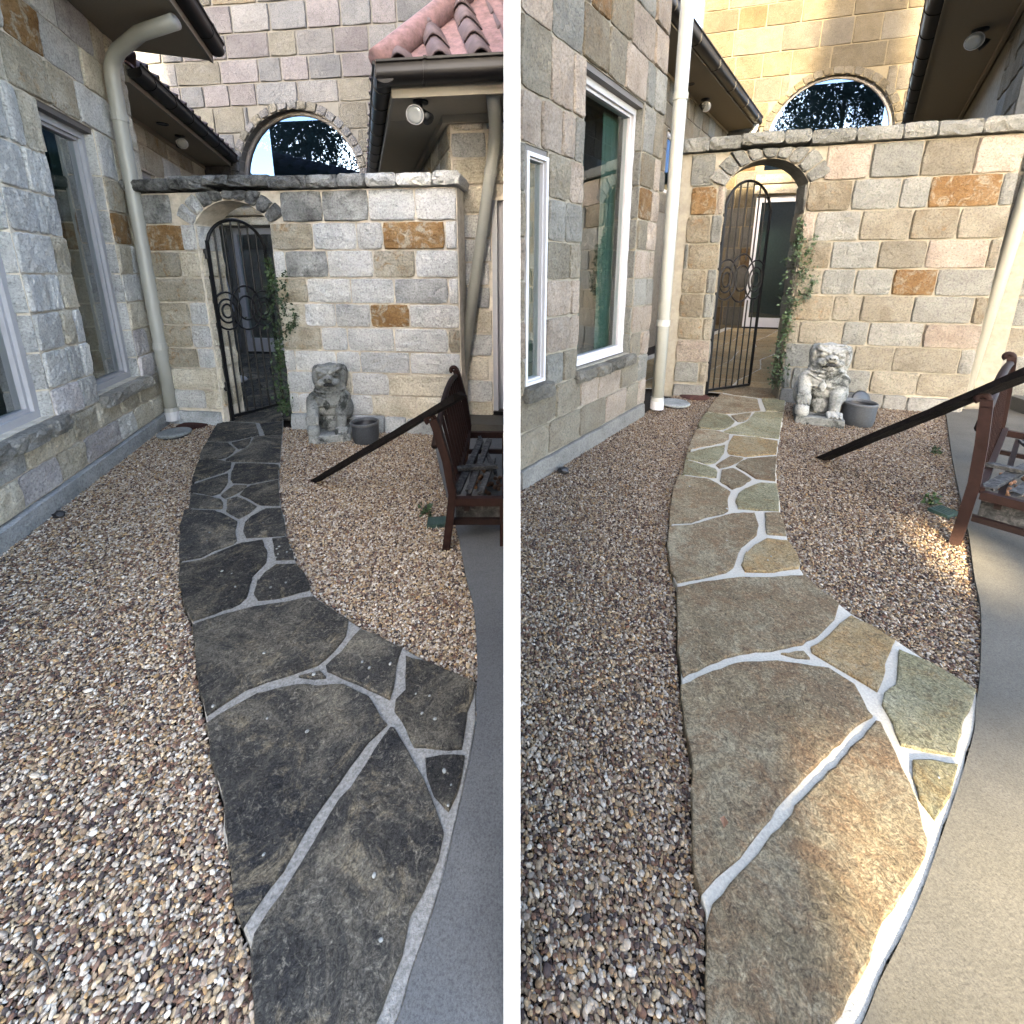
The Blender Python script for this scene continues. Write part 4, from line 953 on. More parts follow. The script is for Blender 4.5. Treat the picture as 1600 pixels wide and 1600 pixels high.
    mb.box(B3(rc-so_+.06, bF-fo_+.06, zr+.002), ex*(re-rc+so_-.06), ey*(fo_+.1), np.array([0, 0, .04])); mb.build('soffit', M['soffit'], rh_)
    mb = MB(); mb.box(B3(rc-so_+.06, bF+.04, zr), ex*(so_+.05), ey*(tb-bF-.2), np.array([0, 0, .04])); mb.build('soffit', M['soffit'], rh_)
    mb = MB(); mb.box(B3(rc-so_+.04, bF-fo_+.04, zr-.04), ex*(re-rc+so_-.04), ey*.025, np.array([0, 0, .22])); mb.box(B3(rc-so_+.04, bF-fo_+.068, zr-.041), ex*.025, ey*(tb-bF+fo_-.2), np.array([0, 0, .22])); mb.build('fascia', M['fascia'], rh_)
    mb = MB(); mb.box(B3(rc-.09, bF-.09, zr-.07), ex*(re-rc+.08), ey*.05, np.array([0, 0, .07])); mb.box(B3(rc-.09, bF-.035, zr-.071), ex*.05, ey*(tb-bF-.2), np.array([0, 0, .069])); mb.build('frieze', M['soffit'], rh_)
    gr_ = .085 if left else .12; gz3 = zr+.11
    mb = MB(); gutter(mb, B3(rc-so_-.09, bF-fo_+.03, gz3), B3(re, bF-fo_+.03, gz3), -ey[:2]+ex[:2]*0, gr_, 2 if left else 3); autosm(mb.build('gutter', M['gutter'], rh_))
    mb = MB(); gutter(mb, B3(rc-so_+.03, bF-fo_-.09, gz3), B3(rc-so_+.03, tb-.1, gz3), -ex[:2], gr_, 12); autosm(mb.build('gutter', M['gutter'], rh_))
    rz_ = .95 if left else .40
    upf = unit(ey+np.array([0, 0, rz_])); ups = unit(ex+np.array([0, 0, rz_]))
    zt2 = gz3+gr_*.7
    mbd = MB(); E0 = B3(rc-so_-.05, bF-fo_-.02, zt2-.02)
    hipd = ex*2+ey*2+np.array([0, 0, 2*rz_])
    if left: far_ = re-(rc-so_)
    else: far_ = 3.4
    mbd.add([E0, E0+ex*far_, E0+ex*far_+hipd-ex*2, E0+hipd], [(0, 1, 2, 3)]); mbd.add([E0, E0+hipd, E0+hipd-ex*0+ey*4, E0+ey*6], [(0, 1, 2, 3)]); mbd.build('roof_deck', M['pinkmortar'], rh_)
    pt_ = .33 if left else .4
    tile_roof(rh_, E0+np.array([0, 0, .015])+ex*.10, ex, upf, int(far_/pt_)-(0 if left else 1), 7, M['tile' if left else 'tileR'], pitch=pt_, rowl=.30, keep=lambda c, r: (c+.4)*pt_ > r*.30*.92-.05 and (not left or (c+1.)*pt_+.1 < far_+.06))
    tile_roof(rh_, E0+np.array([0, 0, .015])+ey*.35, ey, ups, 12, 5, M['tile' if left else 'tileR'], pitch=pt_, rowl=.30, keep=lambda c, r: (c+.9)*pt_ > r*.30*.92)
    MB().tube([E0+hipd*t+np.array([0, 0, .05]) for t in np.linspace(.0, 1, 9)], .11 if left else .14, 10).build('hip_ridge', M['pinkmortar'], rh_, True)
    # down pipe on this house
    pp = (onp(F0, eW, 742, 420)[0] if left else onp(F0, eW, 1545, 500)[0]); pz = zr-.26 if left else zr-.5
    lean = .23 if left else .13
    pr2 = .058 if left else .066
    pts = [RF.at(pp-lean, .03 if left else .18, .1), RF.at(pp+lean, pz, .1), RF.at(pp+lean+.01, pz+.08, .12), RF.at(pp+lean+.03, pz+.16, .26), RF.at(pp+lean+.05, pz+.26, .5)]
    dp = MB().tube(pts, pr2, 16).build('downpipe', M['pipe'], rh_, True)
    c1, c2 = RF.at(pp+lean*.8, pz*.9, .1), RF.at(pp+lean*.85, pz*.92, .1); MB().tube([c1, c2], pr2+.007, 16).build('pipe_collar', M['pipe'], dp)
    q = onz(*((657, 158) if left else (1532, 46)), zr+.001)
    spotlight(q, 1.2 if left else 1.75, 'round white floodlight under the corner eave %s' % where, yaw=math.pi+.3)
    # --- rear courtyard paving
    pv = empty('courtyard_paving', (0, 0, 0), None, None); pv['kind'] = 'structure'
    V = [A3(-1.5, .2, -.006), A3(rc, .2, -.006), A3(rc, tb, -.006), A3(-1.5, tb, -.006)]; mk('paving_bed', V, [(0, 1, 2, 3)], m['grout'] if not left else M['soil'], pv)
    nx, ny = 7, 9; gp = {}
    for i in range(nx+1):
        for j in range(ny+1): gp[i, j] = np.array([-1.3+(rc+1.2)*i/nx, .22+(tb-.25)*j/ny])+(rng.uniform(-.12, .12, 2) if 0 < i < nx and 0 < j < ny else 0)
    for i in range(nx):
        for j in range(ny):
            q = [gp[i, j], gp[i+1, j], gp[i+1, j+1], gp[i, j+1]]; c_ = sum(q)/4; q = [c_+(p-c_)*.96 for p in q]
            poly_slab('flagstone', densify([(O+eW*p[0]+eD*p[1]) for p in q], .15, .006), .0, -.02, m['flag'] if left else m['flag_warm'], pv, cham=.004)
    return pan, dict(O=O, eW=eW, eD=eD, A3=A3, WF=WF, LF=LF, xr=xr, xl=xl, Z=Z, tb=tb, where=where, m=m, T=T)
PL, CL = build_garden('L'); PR, CR = build_garden('R')

# ------------------------------------------------------------------ setting
V = [(-60, -60, -.055), (60, -60, -.055), (60, 60, -.055), (-60, 60, -.055)]
tag(mk('ground', V, [(0, 1, 2, 3)], M['soil']), kind='structure')
# white divider added over the image's centre gap between the two gardens, seen edge-on
prof = [(.60, -.1), (1.18, 2.35), (2.2, 2.85), (6, 4.8), (13.9, 8.85), (13.9, -.1)]  # front edge raked to hold the centre gap's pixel width
V = []; 
for i, (y, z) in enumerate(prof):
    V += [(-.018, y, z), (.018, y, z)]
n = len(prof); F_ = [tuple(2*i for i in range(n)), tuple(2*i+1 for i in range(n))[::-1]]+[(2*i, 2*i+1, (2*i+3) % (2*n), (2*i+2) % (2*n)) for i in range(n)]
tag(mk('gap_divider', V, F_, M['white']), 'thin white divider added to cover the image gap between the blackened path garden and the cleaned path garden', 'wall')
# unseen wall added behind the camera: blocks the sun, openings shaped for sun patches
bh = empty('sun_blocker', (3, -4, 0), 'tan wall added behind the viewpoint to block the sun, with openings for sun patches', 'house')
mb = MB()
for x0, x1, z0, z1 in ((-14.2, -7.2, -.05, 15.6), (-7.2, -3.98, -.05, 11.0), (-3.98, -2.3, -.05, 3.6), (-3.98, -2.9, 5.26, 14.0), (-2.9, -2.45, 5.26, 5.5), (-2.9, -2.45, 5.78, 14.0), (-2.3, 2.2, -.05, 14.0), (-2.45, -2.3, 3.6, 14.0)): mb.box((x0, -12.45, z0), (x1-x0, 0, 0), (0, .3, 0), (0, 0, z1-z0))
mb.build('wall', M['backwall'], bh)
def rear_tree(x, y, h, w, label, n, z0=1.5):
    t = empty('cedar_tree', (x, y, 0), label, 'tree', 'cedar trees behind the viewpoint')
    MB().tube([(x, y, -.05), (x+.1, y, h*.4), (x, y+.1, h*.9)], [.28, .18, .05], 10).build('trunk', M['bark'], t, True)
    r = np.random.default_rng(int(abs(x*10))); V = []; F = []
    nc = n//40; 
    for c in range(nc):
        z = z0+(h-z0)*r.uniform(0, 1)**.9; ww = w*(1-((z-z0)/(h-z0))**1.6)*r.uniform(.35, 1.05)+.2; a = r.uniform(0, 6.28)
        cx_, cy_ = x+ww*.5*math.cos(a), y+ww*.5*math.sin(a); cr = r.uniform(.25, .6)
        for q in range(40):
            p = np.array([cx_, cy_, z])+r.normal(0, cr*.55, 3)*[1, 1, 1.5]; d = unit(r.normal(0, 1, 3)+[0, 0, .8]); e = unit(np.cross(d, r.normal(0, 1, 3))); L = r.uniform(.1, .24)
            k = len(V); V += [p-e*L*.3, p+d*L, p+e*L*.3, p-d*L*.5]; F.append((k, k+1, k+2, k+3))
    mk('crown', V, F, M['cedar'], t)
rear_tree(-16.4, -8, 13.5, 9.0, 'dark cedar reflected in the shaded half-round window', 30000, 3.)
rear_tree(10.2, -10, 19.5, 10.5, 'dark cedar reflected in the half-round window of the sunlit tower', 42000, 5.)
rear_tree(-.75, -13.5, 22., 2.4, 'narrow cypress added out of view to cast a shadow band on the sunlit tower', 26000, 9.)  # unseen tree put in only for the shade band it casts

bt = empty('dapple_tree', (-5.2, -11.2, 0), 'small sparse tree added out of view to dapple the sun patch', 'tree')  # unseen tree added to break up the sun coming through the wall opening
MB().tube([(-5.2, -11.2, -.05), (-5.0, -11.2, 2.5), (-4.4, -11.2, 4.4), (-3.5, -11.2, 5.0)], [.09, .07, .04, .012], 8).build('trunk', M['bark'], bt, True)
r = np.random.default_rng(31); V = []; F = []
for c_ in ((-4.2, 4.75, .28, 150), (-3.75, 5.15, .22, 90), (-3.2, 4.55, .16, 34), (-2.9, 5.05, .18, 40), (-2.75, 4.3, .12, 16), (-4.7, 4.4, .5, 260)):
    for i in range(c_[3]):
        p = np.array([c_[0], -11.2, c_[1]])+r.normal(0, c_[2], 3)*[1, .6, .8]; d = unit(r.normal(0, 1, 3)); e = unit(np.cross(d, r.normal(0, 1, 3))); k = len(V); V += [p, p+d*.05+e*.02, p+d*.1, p+d*.05-e*.02]; F.append((k, k+1, k+2, k+3))
mk('crown', V, F, M['cedar'], bt)

# ------------------------------------------------------------------ stone guardian lion
def ell(bm, c, r, rot=(0, 0, 0), n=2):
    mt = Matrix.Translation(c)@Matrix.Rotation(rot[2], 4, 'Z')@Matrix.Rotation(rot[1], 4, 'Y')@Matrix.Rotation(rot[0], 4, 'X')@Matrix.Diagonal((*r, 1))
    bmesh.ops.create_icosphere(bm, subdivisions=n, radius=1, matrix=mt)
def cap(bm, a, b, ra, rb, n=7):
    a, b = Vector(a), Vector(b)
    for i in range(n):
        t = i/(n-1); p = a.lerp(b, t); r = ra+(rb-ra)*t; ell(bm, p, (r, r, r))
def remesh_obj(name, bm, vox, mat, parent, sm=2):
    me = bpy.data.meshes.new(name); bm.to_mesh(me); bm.free(); tmp = bpy.data.objects.new('tmp', me); COL.objects.link(tmp)
    md = tmp.modifiers.new('r', 'REMESH'); md.mode = 'VOXEL'; md.voxel_size = vox
    if sm: m2 = tmp.modifiers.new('s', 'SMOOTH'); m2.iterations = sm; m2.factor = .5
    dg = bpy.context.evaluated_depsgraph_get(); ev = tmp.evaluated_get(dg); out = bpy.data.meshes.new_from_object(ev)
    bpy.data.objects.remove(tmp); out.name = name; out.materials.clear(); out.materials.append(mat)
    out.polygons.foreach_set('use_smooth', [True]*len(out.polygons))
    o = bpy.data.objects.new(name, out); COL.objects.link(o); o.parent = parent; return o
def make_lion(loc, yaw, sc, label):
    t = empty('stone_lion', loc, label, 'statue', 'guardian lion statues'); t.rotation_euler = (0, 0, yaw); t.scale = (sc, sc, sc)
    bm = bmesh.new(); E = lambda c, r, rot=(0, 0, 0): ell(bm, c, r, rot)
    # torso, haunches
    E((0.01, .00, .36), (.17, .125, .17)); E((.01, -.055, .42), (.165, .10, .11)); E((.0, .08, .26), (.17, .13, .17))
    E((.155, .02, .30), (.075, .12, .13)); E((-.16, .04, .27), (.07, .12, .14)); E((.0, .10, .14), (.19, .11, .09))
    E((-.12, -.05, .445), (.075, .07, .07)); E((.145, -.05, .43), (.075, .07, .08))
    E((0, -.02, .18), (.10, .08, .13))
    # viewer-left arm bent down on to the ball
    cap(bm, (-.145, -.06, .42), (-.145, -.14, .30), .066, .058); E((-.145, -.155, .275), (.064, .055, .07))
    for i in range(4):
        x = -.19+.03*i; cap(bm, (x, -.19, .275), (x, -.205, .215), .0185, .0155, 5); ell(bm, (x, -.213, .20), (.009, .009, .014))
    # viewer-right straight front leg
    cap(bm, (.135, -.05, .40), (.12, -.105, .28), .078, .060); cap(bm, (.12, -.105, .30), (.115, -.125, .14), .060, .047)
    E((.118, -.15, .115), (.066, .06, .036))
    for i in range(4):
        x = .068+.033*i; cap(bm, (x, -.165, .13), (x, -.205, .108), .019, .017, 4); ell(bm, (x, -.222, .10), (.010, .012, .012))
    # head
    E((.03, -.03, .665), (.135, .115, .125)); E((.03, -.04, .72), (.13, .10, .065)); E((.03, .02, .64), (.155, .10, .15)); E((.03, -.02, .60), (.14, .11, .09))
    cap(bm, (.03, -.03, .52), (.02, -.03, .60), .13, .12, 3)
    E((.03, -.02, .748), (.125, .095, .035)); E((-.065, -.03, .742), (.05, .08, .04)); E((.125, -.03, .742), (.05, .08, .04)); E((-.105, -.02, .66), (.036, .075, .115)); E((.165, -.02, .66), (.036, .075, .115))
    E((.03, -.140, .648), (.056, .066, .040)); E((.03, -.192, .664), (.037, .022, .022))          # muzzle, nose
    E((.0, -.20, .655), (.014, .012, .012)); E((.060, -.20, .655), (.014, .012, .012))
    E((-.035, -.140, .612), (.046, .050, .040)); E((.095, -.140, .612), (.046, .050, .040))        # cheeks / lips
    E((.03, -.125, .553), (.066, .050, .024), (.2, 0, 0)); E((.03, -.158, .570), (.034, .024, .018))  # jaw and tongue
    for s_ in (-1, 1):
        x = .03+s_*.066
        E((x, -.132, .690), (.034, .024, .021), (0, s_*.35, 0)); 
        cap(bm, (.03+s_*.022, -.150, .706), (.03+s_*.100, -.126, .742), .015, .021, 7); ell(bm, (.03+s_*.098, -.116, .742), (.022, .018, .020))
        cap(bm, (.03+s_*.035, -.138, .672), (.03+s_*.10, -.118, .670), .009, .009, 5)
        E((.03+s_*.148, .0, .70), (.022, .05, .062), (0, -s_*.15, 0))                                 # ears
        for j in range(5): ell(bm, (.03+s_*(.140-.003*j), -.045+.005*j, .655-.035*j), (.024, .03, .022))   # mane curls
        for j in range(4): ell(bm, (.03+s_*(.05+.022*j), -.095+.012*j, .535+.012*j), (.018, .018, .022))
    for j in range(7): ell(bm, (-.07+.033*j, -.085-.010*math.sin(j/6*3.14), .772), (.019, .022, .013))
    for j in range(4): cap(bm, (.03-.05, -.138, .715+.012*j), (.03+.05, -.138, .715+.012*j), .004, .004, 8)
    # collar and straps
    for j in range(26):
        a = j/26*6.283; ell(bm, (.02+.142*math.cos(a), -.03+.120*math.sin(a), .525+.012*math.sin(a)), (.015, .015, .013))
    for s_ in (-1, 1):
        cap(bm, (.0+s_*.03, -.145, .44), (.0+s_*.13, -.120, .49), .009, .009, 8); cap(bm, (.0+s_*.03, -.145, .38), (.0+s_*.155, -.115, .36), .007, .007, 9)
    for j in range(5): ell(bm, (-.05+.025*j, -.142, .470+.006*abs(j-2)), (.012, .012, .012))
    cap(bm, (-.15, .15, .2), (-.06, .19, .5), .05, .06)
    remesh_obj('body', bm, .0058, M['lion'], t, 1)
    bm = bmesh.new(); ell(bm, (-.008, -.150, .385), (.034, .026, .042)); ell(bm, (-.008, -.155, .345), (.018, .016, .014)); ell(bm, (-.008, -.15, .43), (.014, .014, .014))
    remesh_obj('bell', bm, .005, M['lion'], t, 1)
    b = MB().lathe([(0, .0), (.050, .0), (.058, .014), (.060, .05), (.057, .092), (.045, .112), (0, .116)], (-.145, -.175, .085), 20).build('ball', M['lionball'], t, True); b.location = (-.145, -.175, .143)
    bm = bmesh.new(); bmesh.ops.create_cube(bm, size=1, matrix=Matrix.Translation((.005, -.02, .038))@Matrix.Diagonal((.395, .42, .105, 1)))
    bmesh.ops.subdivide_edges(bm, edges=bm.edges[:], cuts=9, use_grid_fill=True)
    for v in bm.verts:
        if v.co.z > -.01: v.co += Vector((random.uniform(-.005, .005), random.uniform(-.005, .005), random.uniform(-.006, .006)))
    remesh_obj('plinth', bm, .009, M['lion'], t, 2)
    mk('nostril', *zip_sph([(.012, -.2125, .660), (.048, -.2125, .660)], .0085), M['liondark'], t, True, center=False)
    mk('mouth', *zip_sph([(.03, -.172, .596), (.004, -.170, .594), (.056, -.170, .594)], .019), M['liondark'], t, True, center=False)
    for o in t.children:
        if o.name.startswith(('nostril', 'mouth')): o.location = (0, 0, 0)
    return t
def zip_sph(cs, r):
    V = []; F = []
    for c in cs:
        bm = bmesh.new(); bmesh.ops.create_icosphere(bm, subdivisions=2, radius=r, matrix=Matrix.Translation(c)); bm.verts.ensure_lookup_table(); k = len(V)
        V += [tuple(v.co) for v in bm.verts]; F += [tuple(v.index+k for v in f.verts) for f in bm.faces]; bm.free()
    return V, F
def copy_tree(o, parent=None):
    c = o.copy(); COL.objects.link(c); c.parent = parent
    for ch in list(o.children): copy_tree(ch, c)
    return c
lq = G(510, 686); 
lionL = make_lion((lq[0], lq[1]+.16, -.03), .24, .98, 'carved grey stone lion in front of the stained garden wall')
lq = G(1291, 660)
lionR = copy_tree(lionL); lionR.location = (lq[0], lq[1]+.17, -.03); lionR.rotation_euler = (0, 0, -.50); lionR.scale = (1.14,)*3; lionR['label'] = 'carved grey stone lion in front of the clean garden wall'
# fix: lion body built in local space has parent transform already

# ------------------------------------------------------------------ pots, discs and small things
def pot(u, v, r, label, uv2, label2):
    q = G(u, v); c = (q[0], q[1]+r, -.03); h = r*1.62
    t = empty('plant_pot', c, label, 'plant pot', 'speckled grey plant pots')
    o = MB().lathe([(0, 0), (r*.80, 0), (r*.90, .02), (r*.98, h*.35), (r, h*.75), (r, h)], c, 40).build('pot_body', M['pot'], t); autosm(o, .5)
    MB().lathe([(r*1.0, h-.018), (r*1.035, h-.010), (r*1.035, h+.006), (r*.98, h+.012), (r*.91, h+.006), (r*.90, h-.02)], c, 40).build('rim', M['potrim'], t, True)
    MB().lathe([(r*.91, h), (r*.88, h*.45), (0, h*.42)], c, 40).build('inside', M['black'], t, True)
    q = G(*uv2); t2 = empty('leaning_dish', (q[0], q[1], 0), label2, 'dish')
    dm = MB().lathe([(0, 0), (r*.72, 0), (r*.80, .02), (r*.72, .035), (0, .03)], (0, 0, 0), 30).build('dish', M['black'], t2, True)
    dm.parent = t2; dm.location = (0, 0, r*.78); dm.rotation_euler = (math.radians(76), 0, .1); return t
pot(565.5, 694, .130, 'speckled grey pot beside the lion at the stained wall', (547, 668), 'dark round dish leaning on the stained wall behind the pot')
pot(1355.5, 667, .158, 'speckled grey pot beside the lion at the clean wall', (1342, 642), 'dark round dish leaning on the clean wall behind the pot')
def disc(u, v, r, z, mat, name, label, cat, foot=True):
    q = G(u, v); t = empty(name, (q[0], q[1], -.03), label, cat)
    o = MB().lathe([(0, z+.012), (r*.55, z+.010), (r*.93, z+.004), (r, z-.006), (r*.97, z-.022), (0, z-.024)], (q[0], q[1], 0), 30).build('disc_top', mat, t); autosm(o, .4)
    if foot: MB().lathe([(r*.72, z-.02), (r*.8, -.05), (0, -.05)], (q[0], q[1], 0), 20).build('foot', M['black'], t, True)
disc(273, 679, .150, .03, M['disc'], 'splash_disc', 'round grey disc below the downpipe by the blackened path', 'disc')
disc(301, 663, .155, -.004, M['reddisc'], 'lava_rock_disc', 'dark red round disc at the foot of the stained garden wall', 'disc', False)
disc(1054, 632, .185, .03, M['disc'], 'splash_disc', 'round grey disc below the downpipe by the cleaned path', 'disc')
disc(1085, 618, .19, -.004, M['reddisc'], 'lava_rock_disc', 'dark red round disc at the foot of the clean garden wall', 'disc', False)
def valve_box(u, v, sc, ang, label):
    q = G(u, v); t = empty('valve_box_lid', (q[0], q[1], 0), label, 'valve box'); ex = np.array([math.cos(ang), math.sin(ang), 0]); ey = np.array([-math.sin(ang), math.cos(ang), 0]); c = np.array([q[0], q[1], 0])
    for i in range(2): MB().box(c+ex*(-.5+i*.51)*.11*sc-ey*.045*sc+[0, 0, -.05], ex*.108*sc/2*2*.49, ey*.09*sc, (0, 0, .052)).build('lid_plate', M['greenbox'], t)
    for i in range(5): MB().box(c+ex*(-.055+.022*i+.003)*sc-ey*.04*sc+[0, 0, .001], ex*.012*sc, ey*.08*sc, (0, 0, .004)).build('rib', M['greenbox'], t)
valve_box(683, 814, 1.15, .1, 'small green plastic valve lid in the gravel by the bench, left garden')
valve_box(1476, 798, 1.3, .3, 'small green plastic valve lid in the gravel by the bench, right garden')
def rock(u, v, r, mat, label, seed):
    q = G(u, v); bm = bmesh.new(); bmesh.ops.create_icosphere(bm, subdivisions=2, radius=r); rr = random.Random(seed)
    for w in bm.verts: w.co *= rr.uniform(.75, 1.15); w.co.z *= .7; w.co.x *= 1.25
    me = bpy.data.meshes.new('rock'); bm.to_mesh(me); bm.free(); me.materials.append(mat); o = bpy.data.objects.new('rock', me); COL.objects.link(o); o.location = (q[0], q[1], .0); tag(o, label, 'rock')
rock(92, 804, .033, M['black'], 'black lump on the gravel beside the grey house foundation, left garden', 1)
rock(880, 735, .042, M['black'], 'black lump on the gravel beside the beige house foundation, right garden', 2)
def leaf_plant(name, c, pts, n, sz, label, cat, spread, seed, mat='leaf', stem=True, dropw=None):
    t = empty(name, c, label, cat); r = np.random.default_rng(seed)
    P = [np.array(p, float) for p in pts]
    if stem: MB().tube(P, [.006]*len(P), 6).build('stem', M['stem'], t, True)
    V = []; F = []
    for i in range(n):
        s_ = r.uniform(0, len(P)-1.001); k = int(s_); p = P[k]+(P[k+1]-P[k])*(s_-k); w = spread(s_/(len(P)-1))
        p = p+r.normal(0, 1, 3)*[w, w*.7, w*.8]
        d = unit(r.normal(0, 1, 3)+[0, -.4, .1]); e = unit(np.cross(d, r.normal(0, 1, 3))); f_ = np.cross(d, e); L = sz*r.uniform(.6, 1.3); k = len(V)
        V += [p, p+d*L*.4+e*L*.32+f_*L*.05, p+d*L, p+d*L*.4-e*L*.32+f_*L*.05]; F += [(k, k+1, k+2), (k, k+2, k+3)]
    o = mk('leaves', V, F, M[mat], t); return t
for C_, lab, sc in ((CL, 'green vine climbing the right jamb of the stained gateway', 1.), (CR, 'green vine climbing the right jamb of the clean gateway', 1.2)):
    WF, xr, Z = C_['WF'], C_['xr'], C_['Z']
    pts = [WF.at(xr-.03, .15, .02), WF.at(xr-.07, Z(.45), .04), WF.at(xr-.03, Z(.8), .04), WF.at(xr+.02, Z(1.15), .05), WF.at(xr-.02, Z(1.5), .04), WF.at(xr-.04, Z(1.75), .03)]
    def spr(s_, sc=sc): return sc*(.028+.055*math.exp(-((s_-.62)/.13)**2)+.030*math.exp(-((s_-.15)/.12)**2))*(1 if s_ < .85 else .6)
    vt = leaf_plant('climbing_vine', WF.at(xr, 0, .05), pts, 900, .034*sc, lab, 'vine', spr, int(sc*10))
    side = [WF.at(xr-.02, Z(1.0), .05), WF.at(xr+.10, Z(1.05), .06), WF.at(xr+.17, Z(1.12), .06), WF.at(xr+.20, Z(1.22), .05)]
    r = np.random.default_rng(5)
    MB().tube(side, [.004]*4, 6).build('side_stem', M['stem'], vt, True)
    V = []; F = []
    for pp_, w_, nn in ((side, .022*sc, 130), ([WF.at(xr+.08, Z(1.2), .05), WF.at(xr+.13, Z(1.62), .05)], .02*sc, 120)):
        for i in range(nn):
            s_ = r.uniform(0, len(pp_)-1.001); k = int(s_); p = pp_[k]+(pp_[k+1]-pp_[k])*(s_-k)+r.normal(0, w_, 3)
            d = unit(r.normal(0, 1, 3)); e = unit(np.cross(d, r.normal(0, 1, 3))); L = .03*sc*r.uniform(.6, 1.3); k = len(V); V += [p, p+d*L*.4+e*L*.32, p+d*L, p+d*L*.4-e*L*.32]; F += [(k, k+1, k+2), (k, k+2, k+3)]
    mk('side_leaves', V, F, M['leaf'], vt)
for (u, v, lab, sd_, h_) in ((664, 800, 'small green weed in the gravel near the bench, left garden', 3, .05), (1453, 786, 'small green weed in the gravel near the bench, right garden', 4, .06), (339, 659, 'tuft of green weeds at the foot of the stained gate pier', 5, .03), (1462, 706, 'faint green weed in the gravel in front of the far bench post', 6, .02)):
    q = G(u, v); leaf_plant('weed', (q[0], q[1], -.02), [(q[0], q[1], -.02), (q[0]+.01, q[1], h_)], 60, .032, lab, 'weed', lambda s_: .018, sd_)
r_ = np.random.default_rng(12)
for i, (u, v, c) in enumerate(((546, 911, 'reddish dry leaf on the right gravel beside the blackened path'), (640, 930, 'orange dry leaf on the gravel between blackened path and driveway'), (693, 944, 'brown dry leaf close to the grey driveway edge, left garden'), (1130, 1300, 'tan dry leaf lying on the largest cleaned flagstone'))):
    q = G(u, v); a = r_.uniform(0, 6.28); L = .03; d = np.array([math.cos(a), math.sin(a), .25]); e = np.array([-math.sin(a), math.cos(a), 0]); p = np.array([q[0], q[1], .0 if i < 3 else .014])
    o = mk('dry_leaf', [p, p+d*L*.5+e*L*.4+[0, 0, .008], p+d*L, p+d*L*.5-e*L*.4+[0, 0, .006], p+d*L*.5], [(0, 1, 4), (4, 1, 2), (0, 4, 3), (4, 2, 3)], M['dryleaf']); tag(o, c, 'leaf')

# ------------------------------------------------------------------ broken benches with loose slats and a long plank
def make_bench(pn, pf, H, depth, label, sc, bd=1.):
    pn = np.array([*pn, 0.]); pf = np.array([*pf, 0.]); ey = unit(pf-pn); ex = np.array([ey[1], -ey[0], 0]); L = np.linalg.norm(pf-pn); up = np.array([0, 0, 1.])
    t = empty('bench', pn, label, 'bench', 'broken garden benches'); P = lambda x, y, z: pn+ex*x+ey*y+up*z
    def post(y, h, name):
        pts = [P(0, y, -.02), P(.03*bd, y, .18*h/.78), P(.05*bd, y, .34*h/.78), P(.02*bd, y, .55*h/.78), P(-.03*bd, y, .74*h/.78), P(-.045*bd, y, h)]
        mb = MB(); w = .045*sc
        for a, b in zip(pts, pts[1:]): mb.bar(a, b+(b-a)*.04, w, w*1.05, ey)
        o = mb.build(name, M['rust'], t); 
        MB().tube([P(-.045*bd, y, h)+ex*(-.016+.022*math.cos(a))+up*(.022*math.sin(a)) for i, a in enumerate(np.linspace(-.6, 4.2, 12))], .017*sc, 8).build('scroll_finial', M['rust'], o, True)
        return pts
    near = post(0, H, 'back_post'); post(L, H*1.06, 'back_post')
    arc = lambda s_: H*.80+H*.20*s_+.10*math.sin(math.pi*s_)
    xr_ = lambda z: -.045 if z > .6*H else .02
    MB().tube([P(-.045*bd, L*s_, arc(s_)) for s_ in np.linspace(0, 1, 14)], .02*sc, 8).build('top_rail', M['rustdark'], t, True)
    MB().bar(P(.05, 0, .40*H), P(.05, L, .40*H), .03, .04, up).build('lower_rail', M['rust'], t)
    n = 11
    for i in range(1, n+1):
        s_ = i/(n+1); MB().bar(P(.05*bd, L*s_, .40*H), P(-.045*bd, L*s_, arc(s_)), .020*sc, .012, ey).build('back_bar', M['rust'], t)
    zs_ = .37*H
    for y in (0.0, L): MB().bar(P(.05, y, zs_), P(depth, y, zs_), .035*sc, .05, up).build('seat_rail', M['rust'], t)
    for y in (0.03, L): MB().bar(P(.04, y, zs_*.50), P(depth, y, zs_*.50), .03*sc, .035, up).build('stretcher', M['rustdark'], t)
    MB().bar(P(depth, 0, zs_), P(depth, L, zs_), .035, .05, up).build('seat_front_rail', M['rust'], t)
    MB().bar(P(.13, 0, zs_-.05), P(.13, L, zs_-.05), .03, .03, up).build('seat_support', M['rustdark'], t)
    for y in (0.01, L-.01): MB().bar(P(depth-.01, y, -.02), P(depth-.01, y, zs_), .04, .04, ey).build('front_leg', M['rust'], t)
    MB().bar(P(.06, .05, zs_*.72), P(depth, .05, zs_*.72), .02, .09*sc, up).build('side_board', M['greywood'], t)
    return P, L, zs_, near
